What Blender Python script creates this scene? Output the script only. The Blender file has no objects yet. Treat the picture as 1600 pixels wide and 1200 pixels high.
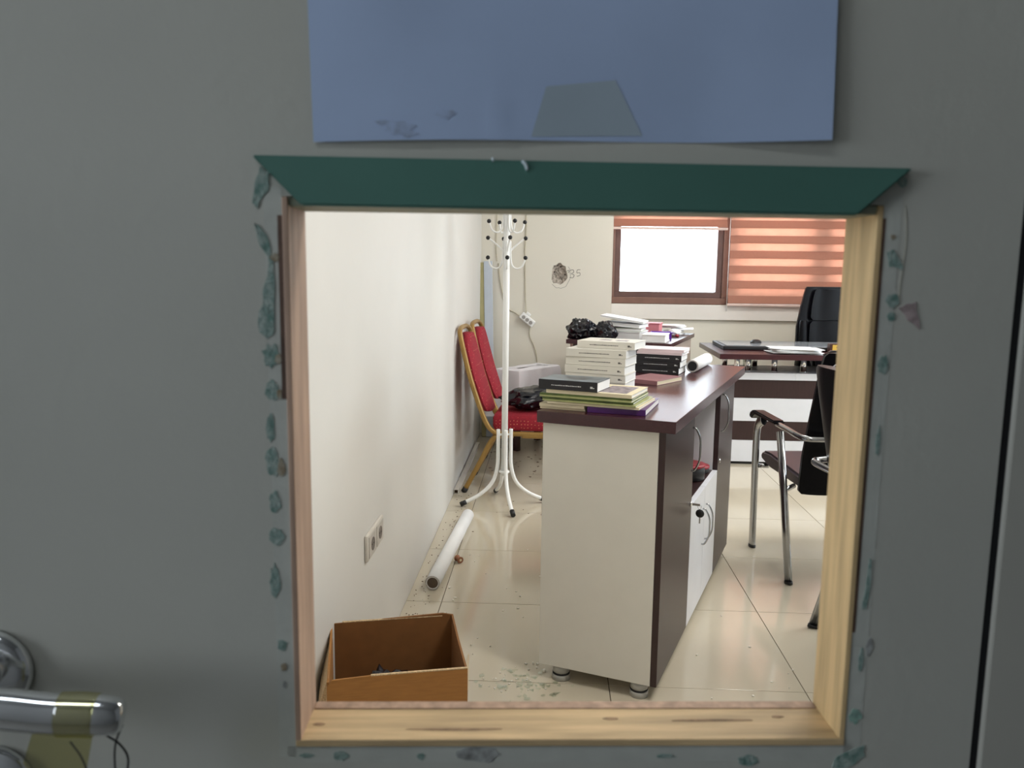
import bpy, bmesh, math, random
from mathutils import Vector, Matrix, noise
S = bpy.context.scene
C = S.collection
R = math.radians
PI = math.pi
random.seed(7)

# ------------------------------------------------------------------ camera
cam = bpy.data.objects.new('camera', bpy.data.cameras.new('camera')); C.objects.link(cam)
cam.matrix_world = Matrix(((0.99874, -0.01916, 0.04632, 0), (0.04852, 0.13775, -0.98928, 0), (0.01257, 0.99028, 0.1385, 1.31), (0, 0, 0, 1)))
cam.data.sensor_width = 36; cam.data.lens = 1264 / 1600 * 36
cam.data.clip_start = 0.02; cam.data.clip_end = 100
cam.data.dof.use_dof = True; cam.data.dof.focus_distance = 3.4; cam.data.dof.aperture_fstop = 14
S.camera = cam
# ------------------------------------------------------------------ sky, lamps, exposure
SKY = 10.0; LED = 15.0; HALL = 5.0
w = bpy.data.worlds.new('overcast_sky'); S.world = w; w.use_nodes = True
w.node_tree.nodes['Background'].inputs[0].default_value = (0.84, 0.93, 1.04, 1)
w.node_tree.nodes['Background'].inputs[1].default_value = SKY
S.view_settings.view_transform = 'Standard'; S.view_settings.look = 'None'
S.view_settings.exposure = 0.0; S.view_settings.gamma = 1.0; S.view_settings.use_curve_mapping = False

def portal(name, loc, rot, sx, sy):
    l = bpy.data.lights.new(name, 'AREA'); l.shape = 'RECTANGLE'; l.size = sx; l.size_y = sy; l.cycles.is_portal = True
    o = bpy.data.objects.new(name, l); C.objects.link(o); o.location = loc; o.rotation_euler = rot
    return o
DOOR_A = R(4.16); DOOR_O = Vector((-0.0340, 0.4668, 0))
def dw(x, y, z=0):                       # door frame of reference -> world
    return Vector((DOOR_O.x + x * math.cos(DOOR_A) - y * math.sin(DOOR_A), DOOR_O.y + x * math.sin(DOOR_A) + y * math.cos(DOOR_A), z))
YW = 7.2
portal('window_portal', (1.8, YW + 0.16, 1.75), (R(-90), 0, 0), 2.9, 1.45)
portal('added_window_portal', (3.46, 4.2, 1.6), (0, R(90), 0), 1.2, 2.3)
portal('added_hall_portal', dw(-2.46, -0.9, 1.55), (0, R(-90), DOOR_A), 1.0, 1.1)

# ------------------------------------------------------------------ materials
MATS = {}
def rgb(r, g, b):
    f = lambda c: ((c / 255 + 0.055) / 1.055) ** 2.4 if c > 10 else c / 255 / 12.92
    return (f(r), f(g), f(b), 1)
def mat(name, col, rough=0.5, metal=0.0, var=0.06, scale=12.0, bump=0.0, bscale=60.0, spec=0.5, stretch=None, col2=None, trans=0.0, coat=0.0, tint=None):
    if name in MATS: return MATS[name]
    m = bpy.data.materials.new(name); m.use_nodes = True; nt = m.node_tree; N = nt.nodes; L = nt.links
    b = N['Principled BSDF']; tc = N.new('ShaderNodeTexCoord'); mp = N.new('ShaderNodeMapping')
    L.new(tc.outputs['Object'], mp.inputs[0])
    if stretch: mp.inputs['Scale'].default_value = stretch
    nz = N.new('ShaderNodeTexNoise'); nz.inputs['Scale'].default_value = scale; nz.inputs['Detail'].default_value = 5
    L.new(mp.outputs[0], nz.inputs['Vector'])
    mx = N.new('ShaderNodeMix'); mx.data_type = 'RGBA'
    c2 = col2 or tuple(c * (1 - 2 * var) for c in col[:3]) + (1,)
    mx.inputs[6].default_value = tuple(min(1, c * (1 + var)) for c in col[:3]) + (1,) if not col2 else col
    mx.inputs[7].default_value = c2
    cr = N.new('ShaderNodeMapRange'); cr.inputs[1].default_value = 0.3; cr.inputs[2].default_value = 0.7
    L.new(nz.outputs[0], cr.inputs[0]); L.new(cr.outputs[0], mx.inputs[0]); L.new(mx.outputs[2], b.inputs['Base Color'])
    b.inputs['Roughness'].default_value = rough; b.inputs['Metallic'].default_value = metal
    b.inputs['Specular IOR Level'].default_value = spec; b.inputs['Coat Weight'].default_value = coat
    if bump:
        n2 = N.new('ShaderNodeTexNoise'); n2.inputs['Scale'].default_value = bscale; n2.inputs['Detail'].default_value = 4
        L.new(mp.outputs[0], n2.inputs['Vector'])
        bp = N.new('ShaderNodeBump'); bp.inputs['Strength'].default_value = bump; bp.inputs['Distance'].default_value = 0.01
        L.new(n2.outputs[0], bp.inputs['Height']); L.new(bp.outputs[0], b.inputs['Normal'])
    if trans:
        t = N.new('ShaderNodeBsdfTranslucent'); L.new(mx.outputs[2], t.inputs[0])
        ms = N.new('ShaderNodeMixShader'); ms.inputs[0].default_value = trans
        L.new(b.outputs[0], ms.inputs[1]); L.new(t.outputs[0], ms.inputs[2]); L.new(ms.outputs[0], N['Material Output'].inputs[0])
        if tint: b.inputs['Specular Tint'].default_value = tint
    MATS[name] = m
    return m
def emis(name, col, s):
    m = bpy.data.materials.new(name); m.use_nodes = True
    b = m.node_tree.nodes['Principled BSDF']; b.inputs['Base Color'].default_value = (0.9, 0.9, 0.9, 1)
    b.inputs['Emission Color'].default_value = col; b.inputs['Emission Strength'].default_value = s
    MATS[name] = m; return m
def clear(name, tint, gl=0.08, rough=0.02):
    m = bpy.data.materials.new(name); m.use_nodes = True; N = m.node_tree.nodes; L = m.node_tree.links
    t = N.new('ShaderNodeBsdfTransparent'); t.inputs[0].default_value = tint
    g = N.new('ShaderNodeBsdfGlossy'); g.inputs['Roughness'].default_value = rough
    ms = N.new('ShaderNodeMixShader'); ms.inputs[0].default_value = gl
    L.new(t.outputs[0], ms.inputs[1]); L.new(g.outputs[0], ms.inputs[2]); L.new(ms.outputs[0], N['Material Output'].inputs[0])
    MATS[name] = m; return m
def dotted(name, col, dot):
    m = mat(name, col, 0.85, var=0.12, scale=90, bump=0.25, bscale=500); nt = m.node_tree; N = nt.nodes; L = nt.links
    b = N['Principled BSDF']; src = b.inputs['Base Color'].links[0].from_socket
    tc = N.new('ShaderNodeTexCoord'); v = N.new('ShaderNodeTexVoronoi'); v.inputs['Scale'].default_value = 48; v.inputs['Randomness'].default_value = 0.25
    L.new(tc.outputs['Object'], v.inputs['Vector'])
    lt = N.new('ShaderNodeMath'); lt.operation = 'LESS_THAN'; lt.inputs[1].default_value = 0.15; L.new(v.outputs['Distance'], lt.inputs[0])
    mx = N.new('ShaderNodeMix'); mx.data_type = 'RGBA'; L.new(lt.outputs[0], mx.inputs[0]); L.new(src, mx.inputs[6]); mx.inputs[7].default_value = dot
    L.new(mx.outputs[2], b.inputs['Base Color']); return m

wall_m = mat('wall_paint', rgb(218, 216, 211), 0.6, var=0.022, scale=1.5, bump=0.03, bscale=40)
wallb_m = mat('cream_paint', rgb(226, 221, 208), 0.6, var=0.012, scale=1.5, bump=0.03, bscale=40)
ceil_m = mat('ceiling_paint', rgb(235, 235, 232), 0.8, var=0.01)
hall_m = mat('hall_paint', rgb(150, 150, 148), 0.7, var=0.03, scale=2)
hallfloor_m = mat('hall_floor', rgb(120, 118, 112), 0.4, var=0.08, scale=4)
tile_m = mat('porcelain_tile', rgb(198, 188, 168), 0.11, var=0.05, scale=2.2, bump=0.006, bscale=4, spec=0.85, stretch=(1, 0.35, 1))
grout_m = mat('grout', rgb(85, 75, 62), 0.9)
door_m = mat('door_paint', rgb(183, 182, 172), 0.5, var=0.03, scale=5, bump=0.04, bscale=160)
band_m = mat('door_band', rgb(184, 185, 176), 0.52, var=0.05, scale=40, bump=0.05, bscale=160)
jamb_m = mat('jamb_paint', rgb(172, 170, 160), 0.5, var=0.02)
dark_m = mat('gap_shade', rgb(25, 25, 28), 0.8)
pine_m = mat('pine_wood', rgb(206, 176, 128), 0.6, var=0.14, scale=9, bump=0.1, bscale=120, stretch=(14, 14, 1.2))
pineh_m = mat('pine_sill', rgb(200, 172, 130), 0.6, var=0.16, scale=9, bump=0.1, bscale=120, stretch=(1.2, 14, 14))
pinel_m = mat('reddish_pine', rgb(178, 148, 126), 0.65, var=0.16, scale=9, bump=0.1, bscale=120, stretch=(14, 14, 1.2))  # darker, redder copy of the pine tone
pined_m = mat('stained_pine', rgb(96, 72, 58), 0.7, var=0.3, scale=40)
green_m = mat('green_trim', rgb(76, 118, 106), 0.45, var=0.04, scale=9)
under_m = mat('lintel_paint', rgb(148, 150, 130), 0.6, var=0.05)
teal_m = mat('teal_residue', rgb(88, 124, 114), 0.8, scale=170, bump=0.3, bscale=700, col2=rgb(166, 176, 168))
brown_m = mat('brown_residue', rgb(126, 106, 78), 0.85, scale=220, col2=rgb(168, 164, 148))
smud_m = mat('dark_smudge', rgb(112, 112, 108), 0.85, scale=150, col2=rgb(176, 178, 174))
mint_m = mat('mint_residue', rgb(140, 172, 158), 0.8, var=0.2, scale=200)
pink_m = mat('pink_residue', rgb(158, 142, 140), 0.8, var=0.2, scale=200)
papb_m = mat('bluelit_paper', rgb(168, 186, 216), 0.7, var=0.04, scale=8)  # white paper; the bluish light on it is put into the colour
tape_m = mat('grey_tape', rgb(164, 178, 188), 0.35, var=0.03)
psmu_m = mat('paper_smudge', rgb(140, 150, 172), 0.8, scale=190, col2=rgb(168, 186, 216))
chrome_m = mat('chrome', (0.82, 0.83, 0.84, 1), 0.12, 1.0, var=0.02)
tube_m = mat('chrome_tube', (0.42, 0.43, 0.44, 1), 0.2, 1.0, var=0.04)
wrap_m = None
thread_m = mat('dark_thread', rgb(28, 26, 34), 0.8)
wenge_m = mat('wenge_laminate', rgb(62, 28, 34), 0.27, var=0.08, scale=10, stretch=(14, 1.2, 14), spec=0.6, tint=(1, 0.78, 0.84, 1))
wengev_m = mat('wenge_front', rgb(52, 33, 33), 0.36, var=0.1, scale=10, stretch=(14, 14, 1.2), spec=0.5)
lam_m = mat('white_laminate', rgb(220, 217, 208), 0.4, var=0.012)
lamc_m = mat('cool_laminate', rgb(226, 228, 234), 0.35, var=0.012)
beige_m = mat('beige_laminate', rgb(186, 170, 158), 0.45, var=0.03)
foot_m = mat('grey_plastic', rgb(176, 175, 170), 0.35, var=0.03)
black_m = mat('black_rubber', rgb(22, 22, 24), 0.5)
leath_m = mat('black_leather', rgb(7, 7, 12), 0.32, var=0.1, scale=60, bump=0.08, bscale=260, spec=0.14)
plum_m = mat('plum_leather', rgb(54, 40, 50), 0.32, var=0.1, scale=60, bump=0.1, bscale=260)
bag_m = mat('black_plastic', rgb(16, 17, 26), 0.2, var=0.1, bump=0.6, bscale=22)
gold_m = mat('gold_paint', rgb(158, 124, 66), 0.38, 0.35, var=0.06)
red_m = dotted('red_fabric', rgb(150, 24, 42), rgb(206, 130, 100))
whmet_m = mat('white_enamel', rgb(240, 240, 238), 0.35, var=0.01)
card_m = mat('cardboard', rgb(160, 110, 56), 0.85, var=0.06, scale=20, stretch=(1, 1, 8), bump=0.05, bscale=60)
cardin_m = mat('cardboard_shaded', rgb(130, 86, 44), 0.85, var=0.06, scale=20)  # darker copy of the cardboard, with the interior shade in its colour
cardedge_m = mat('cardboard_edge', rgb(206, 178, 140), 0.9, var=0.2, scale=300)
wpap_m = mat('white_paper', rgb(240, 240, 240), 0.75, var=0.015)
cpap_m = mat('cream_paper', rgb(222, 210, 180), 0.8, var=0.05, scale=40, stretch=(1, 1, 40))
page_m = mat('book_pages', rgb(238, 238, 236), 0.85, var=0.04, scale=30, stretch=(0.3, 0.3, 60))
spine_m = mat('white_cover', rgb(226, 222, 212), 0.5, var=0.02)
bcov_m = mat('black_cover', rgb(26, 25, 30), 0.4)
slate_m = mat('slate_cover', rgb(112, 124, 134), 0.3, var=0.45, scale=14)
purp_m = mat('purple_cover', rgb(78, 30, 104), 0.35, var=0.05)
grn_m = mat('green_cover', rgb(86, 104, 48), 0.45, var=0.2, scale=25)
lime_m = mat('lime_cover', rgb(170, 174, 116), 0.5, var=0.1, scale=25)
pinkc_m = mat('blush_cover', rgb(236, 216, 220), 0.5)
brc_m = mat('mauve_cover', rgb(150, 104, 108), 0.35, var=0.1)
ink_m = mat('grey_ink', rgb(96, 92, 90), 0.7)
inkw_m = mat('silver_ink', rgb(206, 206, 206), 0.5)
photo_m = mat('cover_photo', rgb(150, 138, 142), 0.5, var=0.3, scale=60)
pen_m = mat('pen_ink', rgb(70, 66, 64), 0.8)
conc_m = mat('broken_mortar', rgb(182, 172, 160), 0.95, var=0.3, scale=60, bump=0.35, bscale=110)
redp_m = mat('red_plastic', rgb(150, 30, 44), 0.3, var=0.06)
frame_m = mat('brown_window_frame', rgb(126, 92, 80), 0.45, var=0.06)
wrap_m = clear('amber_tape', (0.90, 0.87, 0.60, 1), 0.2, 0.15)
glass_m = clear('window_glass', (0.96, 0.98, 0.97, 1), 0.06)
shard_m = clear('glass_shards', (0.97, 1.0, 0.97, 1), 0.22, 0.12)
bld_m = mat('terracotta_fabric', (0.50, 0.235, 0.165, 1), 0.8, var=0.05, scale=60, stretch=(1, 1, 20), trans=0.26)
blds_m = mat('terracotta_sheer', (0.72, 0.46, 0.36, 1), 0.8, var=0.03, trans=0.55)
clothl_m = mat('lilac_cloth', rgb(232, 230, 236), 0.7, var=0.03, scale=6, bump=0.1, bscale=20)
sock_m = mat('ivory_plastic', rgb(214, 208, 198), 0.4, var=0.02)
cable_m = mat('cable_sheath', rgb(196, 188, 164), 0.5)
purpp_m = mat('violet_plastic', rgb(106, 40, 176), 0.35)
pinkb_m = mat('pink_card', rgb(226, 140, 150), 0.6)
yel_m = mat('yellow_plate', rgb(208, 170, 70), 0.4)
pad_m = mat('glass_pad', rgb(150, 156, 162), 0.08, var=0.02)
panel_m = mat('bluish_panel', rgb(196, 204, 216), 0.5, var=0.02)
olive_m = mat('olive_edge', rgb(176, 168, 124), 0.6)
copper_m = mat('copper_brown', rgb(150, 96, 66), 0.5)

# ------------------------------------------------------------------ mesh helpers
class B:
    def __init__(s): s.bm = bmesh.new()
    def box(s, x0, x1, y0, y1, z0, z1, bev=0.0, M=None):
        vs = [s.bm.verts.new((x, y, z)) for z in (z0, z1) for y in (y0, y1) for x in (x0, x1)]
        fs = [s.bm.faces.new([vs[i] for i in q]) for q in ((0, 2, 3, 1), (4, 5, 7, 6), (0, 1, 5, 4), (2, 6, 7, 3), (0, 4, 6, 2), (1, 3, 7, 5))]
        if bev:
            es = list({e for f in fs for e in f.edges})
            r = bmesh.ops.bevel(s.bm, geom=es, offset=bev, segments=2, affect='EDGES', profile=0.5)
            vs = list({v for v in r['verts']} | {v for v in vs if v.is_valid})
        if M: bmesh.ops.transform(s.bm, matrix=M, verts=vs)
        return s
    def prism(s, pts, axis, a, b, bev=0):      # pts: 2-D outline; axis 'x','y','z' is the extrusion axis
        def P(p, t): return {'x': (t, p[0], p[1]), 'y': (p[0], t, p[1]), 'z': (p[0], p[1], t)}[axis]
        v0 = [s.bm.verts.new(P(p, a)) for p in pts]; v1 = [s.bm.verts.new(P(p, b)) for p in pts]
        n = len(pts); fs = [s.bm.faces.new(v0), s.bm.faces.new(v1)]
        for i in range(n): fs.append(s.bm.faces.new((v0[i], v0[(i + 1) % n], v1[(i + 1) % n], v1[i])))
        bmesh.ops.recalc_face_normals(s.bm, faces=fs)
        if bev:
            bmesh.ops.bevel(s.bm, geom=list({e for f in fs for e in f.edges}), offset=bev, segments=2, affect='EDGES')
        return s
    def tube(s, pts, r, seg=10, closed=False, flat=1.0, up=None):
        pts = [Vector(p) for p in pts]; n = len(pts); rings = []; ref = None
        for i, p in enumerate(pts):
            if closed: t = (pts[(i + 1) % n] - pts[i - 1])
            else: t = pts[min(i + 1, n - 1)] - pts[max(i - 1, 0)]
            t.normalize()
            if ref is None:
                ref = Vector(up) if up else (Vector((0, 0, 1)) if abs(t.z) < 0.9 else Vector((1, 0, 0)))
            a = (ref - t * ref.dot(t)).normalized(); b = t.cross(a); ref = a
            rr = r[i] if isinstance(r, (list, tuple)) else r
            rings.append([s.bm.verts.new(p + a * rr * math.cos(2 * PI * k / seg) + b * rr * flat * math.sin(2 * PI * k / seg)) for k in range(seg)])
        m = n if closed else n - 1
        for i in range(m):
            q0, q1 = rings[i], rings[(i + 1) % n]
            for k in range(seg): s.bm.faces.new((q0[k], q0[(k + 1) % seg], q1[(k + 1) % seg], q1[k])).smooth = True
        if not closed: s.bm.faces.new(rings[0][::-1]); s.bm.faces.new(rings[-1])
        return s
    def lathe(s, prof, loc=(0, 0, 0), axis='z', seg=24):    # prof: (radius, height)
        def P(r, h, a):
            c, d = r * math.cos(a), r * math.sin(a)
            q = {'z': (c, d, h), 'y': (c, h, d), 'x': (h, c, d)}[axis]
            return (q[0] + loc[0], q[1] + loc[1], q[2] + loc[2])
        rings = [[s.bm.verts.new(P(max(r, 1e-5), h, 2 * PI * k / seg)) for k in range(seg)] for r, h in prof]
        for a, b in zip(rings, rings[1:]):
            for k in range(seg): s.bm.faces.new((a[k], a[(k + 1) % seg], b[(k + 1) % seg], b[k])).smooth = True
        s.bm.faces.new(rings[0][::-1]); s.bm.faces.new(rings[-1])
        return s
    def obj(s, name, m, parent=None, loc=None, rotz=0, fix=True):
        if fix: bmesh.ops.recalc_face_normals(s.bm, faces=s.bm.faces)
        me = bpy.data.meshes.new(name); s.bm.to_mesh(me); s.bm.free()
        o = bpy.data.objects.new(name, me); C.objects.link(o); me.materials.append(m)
        if parent: o.parent = parent
        if loc is not None: o.location = loc
        o.rotation_euler[2] = rotz
        return o
def curve(pts, n=8):                           # Catmull-Rom through the points
    pts = [Vector(p) for p in pts]; out = []
    for i in range(len(pts) - 1):
        p0 = pts[max(i - 1, 0)]; p1 = pts[i]; p2 = pts[i + 1]; p3 = pts[min(i + 2, len(pts) - 1)]
        for k in range(n):
            t = k / n
            out.append(0.5 * ((2 * p1) + (p2 - p0) * t + (2 * p0 - 5 * p1 + 4 * p2 - p3) * t * t + (3 * p1 - p0 - 3 * p2 + p3) * t ** 3))
    return out + [pts[-1]]
def tag(o, label, cat=None, group=None, kind=None):
    o['label'] = label
    if cat: o['category'] = cat
    if group: o['group'] = group
    if kind: o['kind'] = kind
    return o
def thing(name, label, cat, loc=(0, 0, 0), rotz=0, group=None):
    o = bpy.data.objects.new(name, None); C.objects.link(o); o.empty_display_size = 0.1
    o.location = loc; o.rotation_euler[2] = rotz
    return tag(o, label, cat, group)
def struct(o, label): o['kind'] = 'structure'; o['label'] = label; return o
def copy_tree(o, parent=None):
    c = o.copy(); C.objects.link(c); c.parent = parent
    for ch in [x for x in list(bpy.data.objects) if x.parent == o]: copy_tree(ch, c)
    return c
def shade(o, ang=40):
    for p in o.data.polygons: p.use_smooth = True
    o.data.set_sharp_from_angle(angle=R(ang)); return o
def crumple(name, m, cx, cy, cz, rx, ry, rz, seed, amp=0.3, freq=2.2, sub=4, flatz=None):
    bm = bmesh.new(); bmesh.ops.create_icosphere(bm, subdivisions=sub, radius=1)
    off = Vector((seed * 3.1, seed * 1.7, seed * 5.3))
    for v in bm.verts:
        d = v.co.normalized()
        rg = lambda f, q: (1 - abs(noise.noise(d * f + off * q)) * 2.2) ** 3
        k = 1 + amp * (0.55 * noise.noise(d * freq + off) + 0.30 * rg(freq * 1.3, 2) + 0.09 * rg(freq * 2.4, 3) + 0.015 * rg(freq * 5, 4) - 0.2)
        v.co = Vector((cx + d.x * rx * k, cy + d.y * ry * k, cz + d.z * rz * k))
        if flatz is not None and v.co.z < flatz: v.co.z = flatz + 0.0005
    b = B(); b.bm.free(); b.bm = bm
    o = b.obj(name, m); shade(o, 60); return o
def blob(cx, cz, rx, rz, seed, n=14, jag=0.35):
    rnd = random.Random(seed)
    return [(cx + rx * math.cos(2 * PI * i / n) * (1 - jag * rnd.random() + jag / 3), cz + rz * math.sin(2 * PI * i / n) * (1 - jag * rnd.random() + jag / 3)) for i in range(n)]

# ------------------------------------------------------------------ the office shell
XL = -0.556; XR = 3.3; YB = 6.43; H = 2.75; XC = 0.475
fl = struct(B().box(XL - 0.1, XR + 0.1, -0.2, YW + 0.1, -0.06, -0.0035).obj('floor', grout_m), 'office floor of glossy beige porcelain tiles')
xs = [XL] + [-0.413 + 0.6207 * k for k in range(6)] + [XR]
ys = [2.444 + 0.6137 * k for k in range(-3, 8)] + [YW]
cache = {}
for i in range(len(xs) - 1):
    for j in range(len(ys) - 1):
        sx = round(xs[i + 1] - xs[i], 4); sy = round(ys[j + 1] - ys[j], 4)
        if sx < 0.02 or sy < 0.02: continue
        if (sx, sy) not in cache:
            t = B().box(0.0013, sx - 0.0013, 0.0013, sy - 0.0013, -0.010, 0, 0.0008).obj('tile', tile_m, fl); cache[(sx, sy)] = t.data
        else:
            t = bpy.data.objects.new('tile', cache[(sx, sy)]); C.objects.link(t); t.parent = fl
        t.location = (xs[i], ys[j], 0)
struct(B().box(XL - 0.12, XL, 0.35, YB + 0.2, -0.06, H).obj('wall_left', wall_m), 'pale off-white wall along the left of the office')
b = B(); b.box(XR, XR + 0.12, 0.35, YW + 0.2, -0.06, 1.0); b.box(XR, XR + 0.12, 0.35, YW + 0.2, 2.1, H); b.box(XR, XR + 0.12, 0.35, 3.2, 1.0, 2.1); b.box(XR, XR + 0.12, 5.2, YW + 0.2, 1.0, 2.1)
struct(b.obj('wall_right', wall_m), 'off-white wall with an added side window on the right of the office')
sw = bpy.data.objects.new('added_side_window', None); C.objects.link(sw); struct(sw, 'unseen brown framed side window added in the right wall')  # unseen window, added to bring daylight in from the right
for y0, y1, z0, z1 in ((3.2, 5.2, 1.0, 1.06), (3.2, 5.2, 2.04, 2.1), (3.2, 3.26, 1.06, 2.04), (4.17, 4.23, 1.06, 2.04), (5.14, 5.2, 1.06, 2.04)): B().box(XR + 0.02, XR + 0.1, y0, y1, z0, z1, 0.003).obj('frame_rail', frame_m, sw)
for y0, y1 in ((3.26, 4.17), (4.23, 5.14)): B().box(XR + 0.05, XR + 0.055, y0, y1, 1.06, 2.04).obj('pane', glass_m, sw)
struct(B().box(XL - 0.2, XR + 0.2, 0.40, YW + 0.3, H, H + 0.1).obj('ceiling', ceil_m), 'white office ceiling')
# back wall with a broken hole
b = B(); bm = b.bm; hx, hz = 0.061, 1.286
o4 = [bm.verts.new(p) for p in ((XL - 0.1, YB, -0.06), (XC, YB, -0.06), (XC, YB, H), (XL - 0.1, YB, H))]
out = [bm.edges.new((o4[i], o4[(i + 1) % 4])) for i in range(4)]
hp = blob(hx, hz, 0.068, 0.088, 5, 22, 0.28)
iv = [bm.verts.new((p[0], YB, p[1])) for p in hp]
ie = [bm.edges.new((iv[i], iv[(i + 1) % 22])) for i in range(22)]
bmesh.ops.triangle_fill(bm, use_beauty=True, edges=out + ie)
iv2 = [bm.verts.new((p[0], YB + 0.025, p[1])) for p in hp]
for i in range(22): bm.faces.new((iv[i], iv[(i + 1) % 22], iv2[(i + 1) % 22], iv2[i]))
b.box(XC - 0.001, XC, YB, YW + 0.1, -0.06, H); b.box(XL - 0.1, XC, YB + 0.12, YB + 0.2, -0.06, H)
wb = struct(b.obj('wall_back', wallb_m), 'cream wall section with a broken hole at the back')
b = B(); n = 22; prev = None; rnd = random.Random(3)
for k, f in enumerate((1.02, 0.8, 0.55, 0.28)):
    ring = [b.bm.verts.new((hx + (p[0] - hx) * f, YB + 0.003 + 0.022 * min(1, k * 0.7) + rnd.uniform(-0.006, 0.006) * (k > 0), hz + (p[1] - hz) * f)) for p in hp]
    if prev:
        for i in range(n): b.bm.faces.new((prev[i], prev[(i + 1) % n], ring[(i + 1) % n], ring[i]))
    prev = ring
b.bm.faces.new(prev)
tag(b.obj('broken_mortar', conc_m, wb), 'grey exposed mortar in the hole')
b = B()
for p in blob(hx, hz, 0.05, 0.07, 9, 9, 0.7): b.lathe([(0.001, -0.004), (0.006, -0.002), (0.007, 0.004)], (p[0], YB + 0.02, p[1]), 'y', 7)
b.obj('dark_pit', mat('pit', rgb(60, 50, 46), 0.9), wb)['kind'] = 'stuff'
b = B()
ring = blob(hx + 0.006, hz - 0.004, 0.082, 0.105, 12, 26, 0.10)
b.tube([(p[0], YB - 0.0004, p[1]) for p in ring[16:] + ring[:4]], 0.0011, 5)
def stroke(pts, ox, oz, s): b.tube(curve([(ox + p[0] * s, YB - 0.0004, oz + p[1] * s) for p in pts], 5), 0.0018, 5)
stroke([(0, 0.9), (0.4, 1), (0.5, 0.7), (0.2, 0.5), (0.55, 0.35), (0.4, 0.0), (0.0, 0.05)], 0.142, 1.262, 0.062)
stroke([(0.5, 1), (0.1, 0.95), (0.05, 0.55), (0.4, 0.6), (0.45, 0.25), (0.05, 0.1)], 0.196, 1.268, 0.058)
stroke([(0, 0.8), (0.3, 1), (0.4, 0.7), (0.15, 0.5)], 0.120, 1.28, 0.04)
b.obj('pen_marks', pen_m, wb)['kind'] = 'stuff'
# window wall
WL, WR, WB, WT = 0.50, 3.05, 1.04, 2.45
b = B(); b.box(XC, XR, YW, YW + 0.15, -0.06, WB); b.box(XC, XR, YW, YW + 0.15, WT, H); b.box(XC - 0.1, WL, YW, YW + 0.15, WB, WT); b.box(WR, XR, YW, YW + 0.15, WB, WT)
struct(b.obj('wall_window', wallb_m), 'cream wall under and around the window')
struct(B().box(XC, XR, YW - 0.035, YW + 0.0, 0.905, WB - 0.004, 0.004).obj('trim_1', mat('sill_white', rgb(232, 226, 220), 0.45, var=0.01)), 'pale ledge band below the window')
wn = bpy.data.objects.new('window_1', None); C.objects.link(wn); struct(wn, 'brown framed strip window with a blown-out white sky')
for nm, x0, x1, z0, z1, y0, y1 in (('frame_rail', WL, WR, WB, WB + 0.055, YW - 0.02, YW + 0.08), ('frame_rail', WL, WR, WT - 0.06, WT, YW - 0.02, YW + 0.08), ('frame_post', WL, WL + 0.05, WB + 0.055, WT - 0.06, YW - 0.02, YW + 0.08),
                                   ('frame_post', 1.485, 1.545, WB + 0.055, WT - 0.06, YW - 0.02, YW + 0.08), ('frame_post', 2.27, 2.35, WB + 0.055, WT - 0.06, YW - 0.0, YW + 0.08), ('frame_post', WR - 0.05, WR, WB + 0.055, WT - 0.06, YW - 0.02, YW + 0.08)):
    B().box(x0, x1, y0, y1, z0, z1, 0.004).obj(nm, frame_m, wn)
for x0, x1 in ((WL + 0.05, 1.485), (1.545, 2.27), (2.35, WR - 0.05)):
    z0, z1 = WB + 0.055, WT - 0.06; t = 0.05
    sa = B(); sa.box(x0, x1, YW, YW + 0.06, z0, z0 + t, 0.003); sa.box(x0, x1, YW, YW + 0.06, z1 - t * 0.4, z1, 0.003); sa.box(x0, x0 + t, YW, YW + 0.06, z0 + t, z1 - t * 0.4, 0.003); sa.box(x1 - t, x1, YW, YW + 0.06, z0 + t, z1 - t * 0.4, 0.003)
    so = sa.obj('sash', mat('sash_brown', rgb(104, 76, 70), 0.45), wn)
    B().box(x0 + t - 0.005, x1 - t + 0.005, YW + 0.025, YW + 0.03, z0 + t - 0.005, z1 - 0.01).obj('pane', glass_m, so)
# raised blind rail over the clear pane
# terracotta folded blind
def blind(name, label, x0, x1, zb=1.045):
    t = thing(name, label, 'blind', ((x0 + x1) / 2, YW - 0.075, zb), group='terracotta blinds')
    hw = (x1 - x0) / 2; z = 0.012; k = 0
    while z < 2.46 - zb:
        h = 0.066
        B().prism([(-0.016, z), (-0.013, z - 0.001), (0.012, z + h), (0.010, z + h)], 'x', -hw, hw).obj('dense_band', bld_m, t)
        B().prism([(0.006, z + h - 0.002), (0.0075, z + h - 0.002), (0.002, z + h + 0.064), (0.0005, z + h + 0.064)], 'x', -hw, hw).obj('sheer_band', blds_m, t)
        z += 0.128; k += 1
    B().box(-hw - 0.005, hw + 0.005, -0.012, 0.012, -0.012, 0.008, 0.004).obj('bottom_rail', mat('rail_pearl', rgb(226, 200, 190), 0.4), t)
    B().box(-hw - 0.01, hw + 0.01, -0.03, 0.03, z, z + 0.06, 0.006).obj('head_box', whmet_m, t)
    B().tube([(-hw - 0.012, -0.02, z + 0.02), (-hw - 0.012, -0.02, -0.06)], 0.0025, 6).obj('pull_cord', whmet_m, t)
blind('banded_blind', 'half raised terracotta blind whose pale rail crosses the clear pane', 0.515, 1.495, 1.69)
blind('banded_blind', 'terracotta banded blind lowered over the window right of the clear pane', 1.528, 2.545)
blind('banded_blind', 'terracotta banded blind hidden at the far right of the window', 2.58, 3.06)

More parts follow.
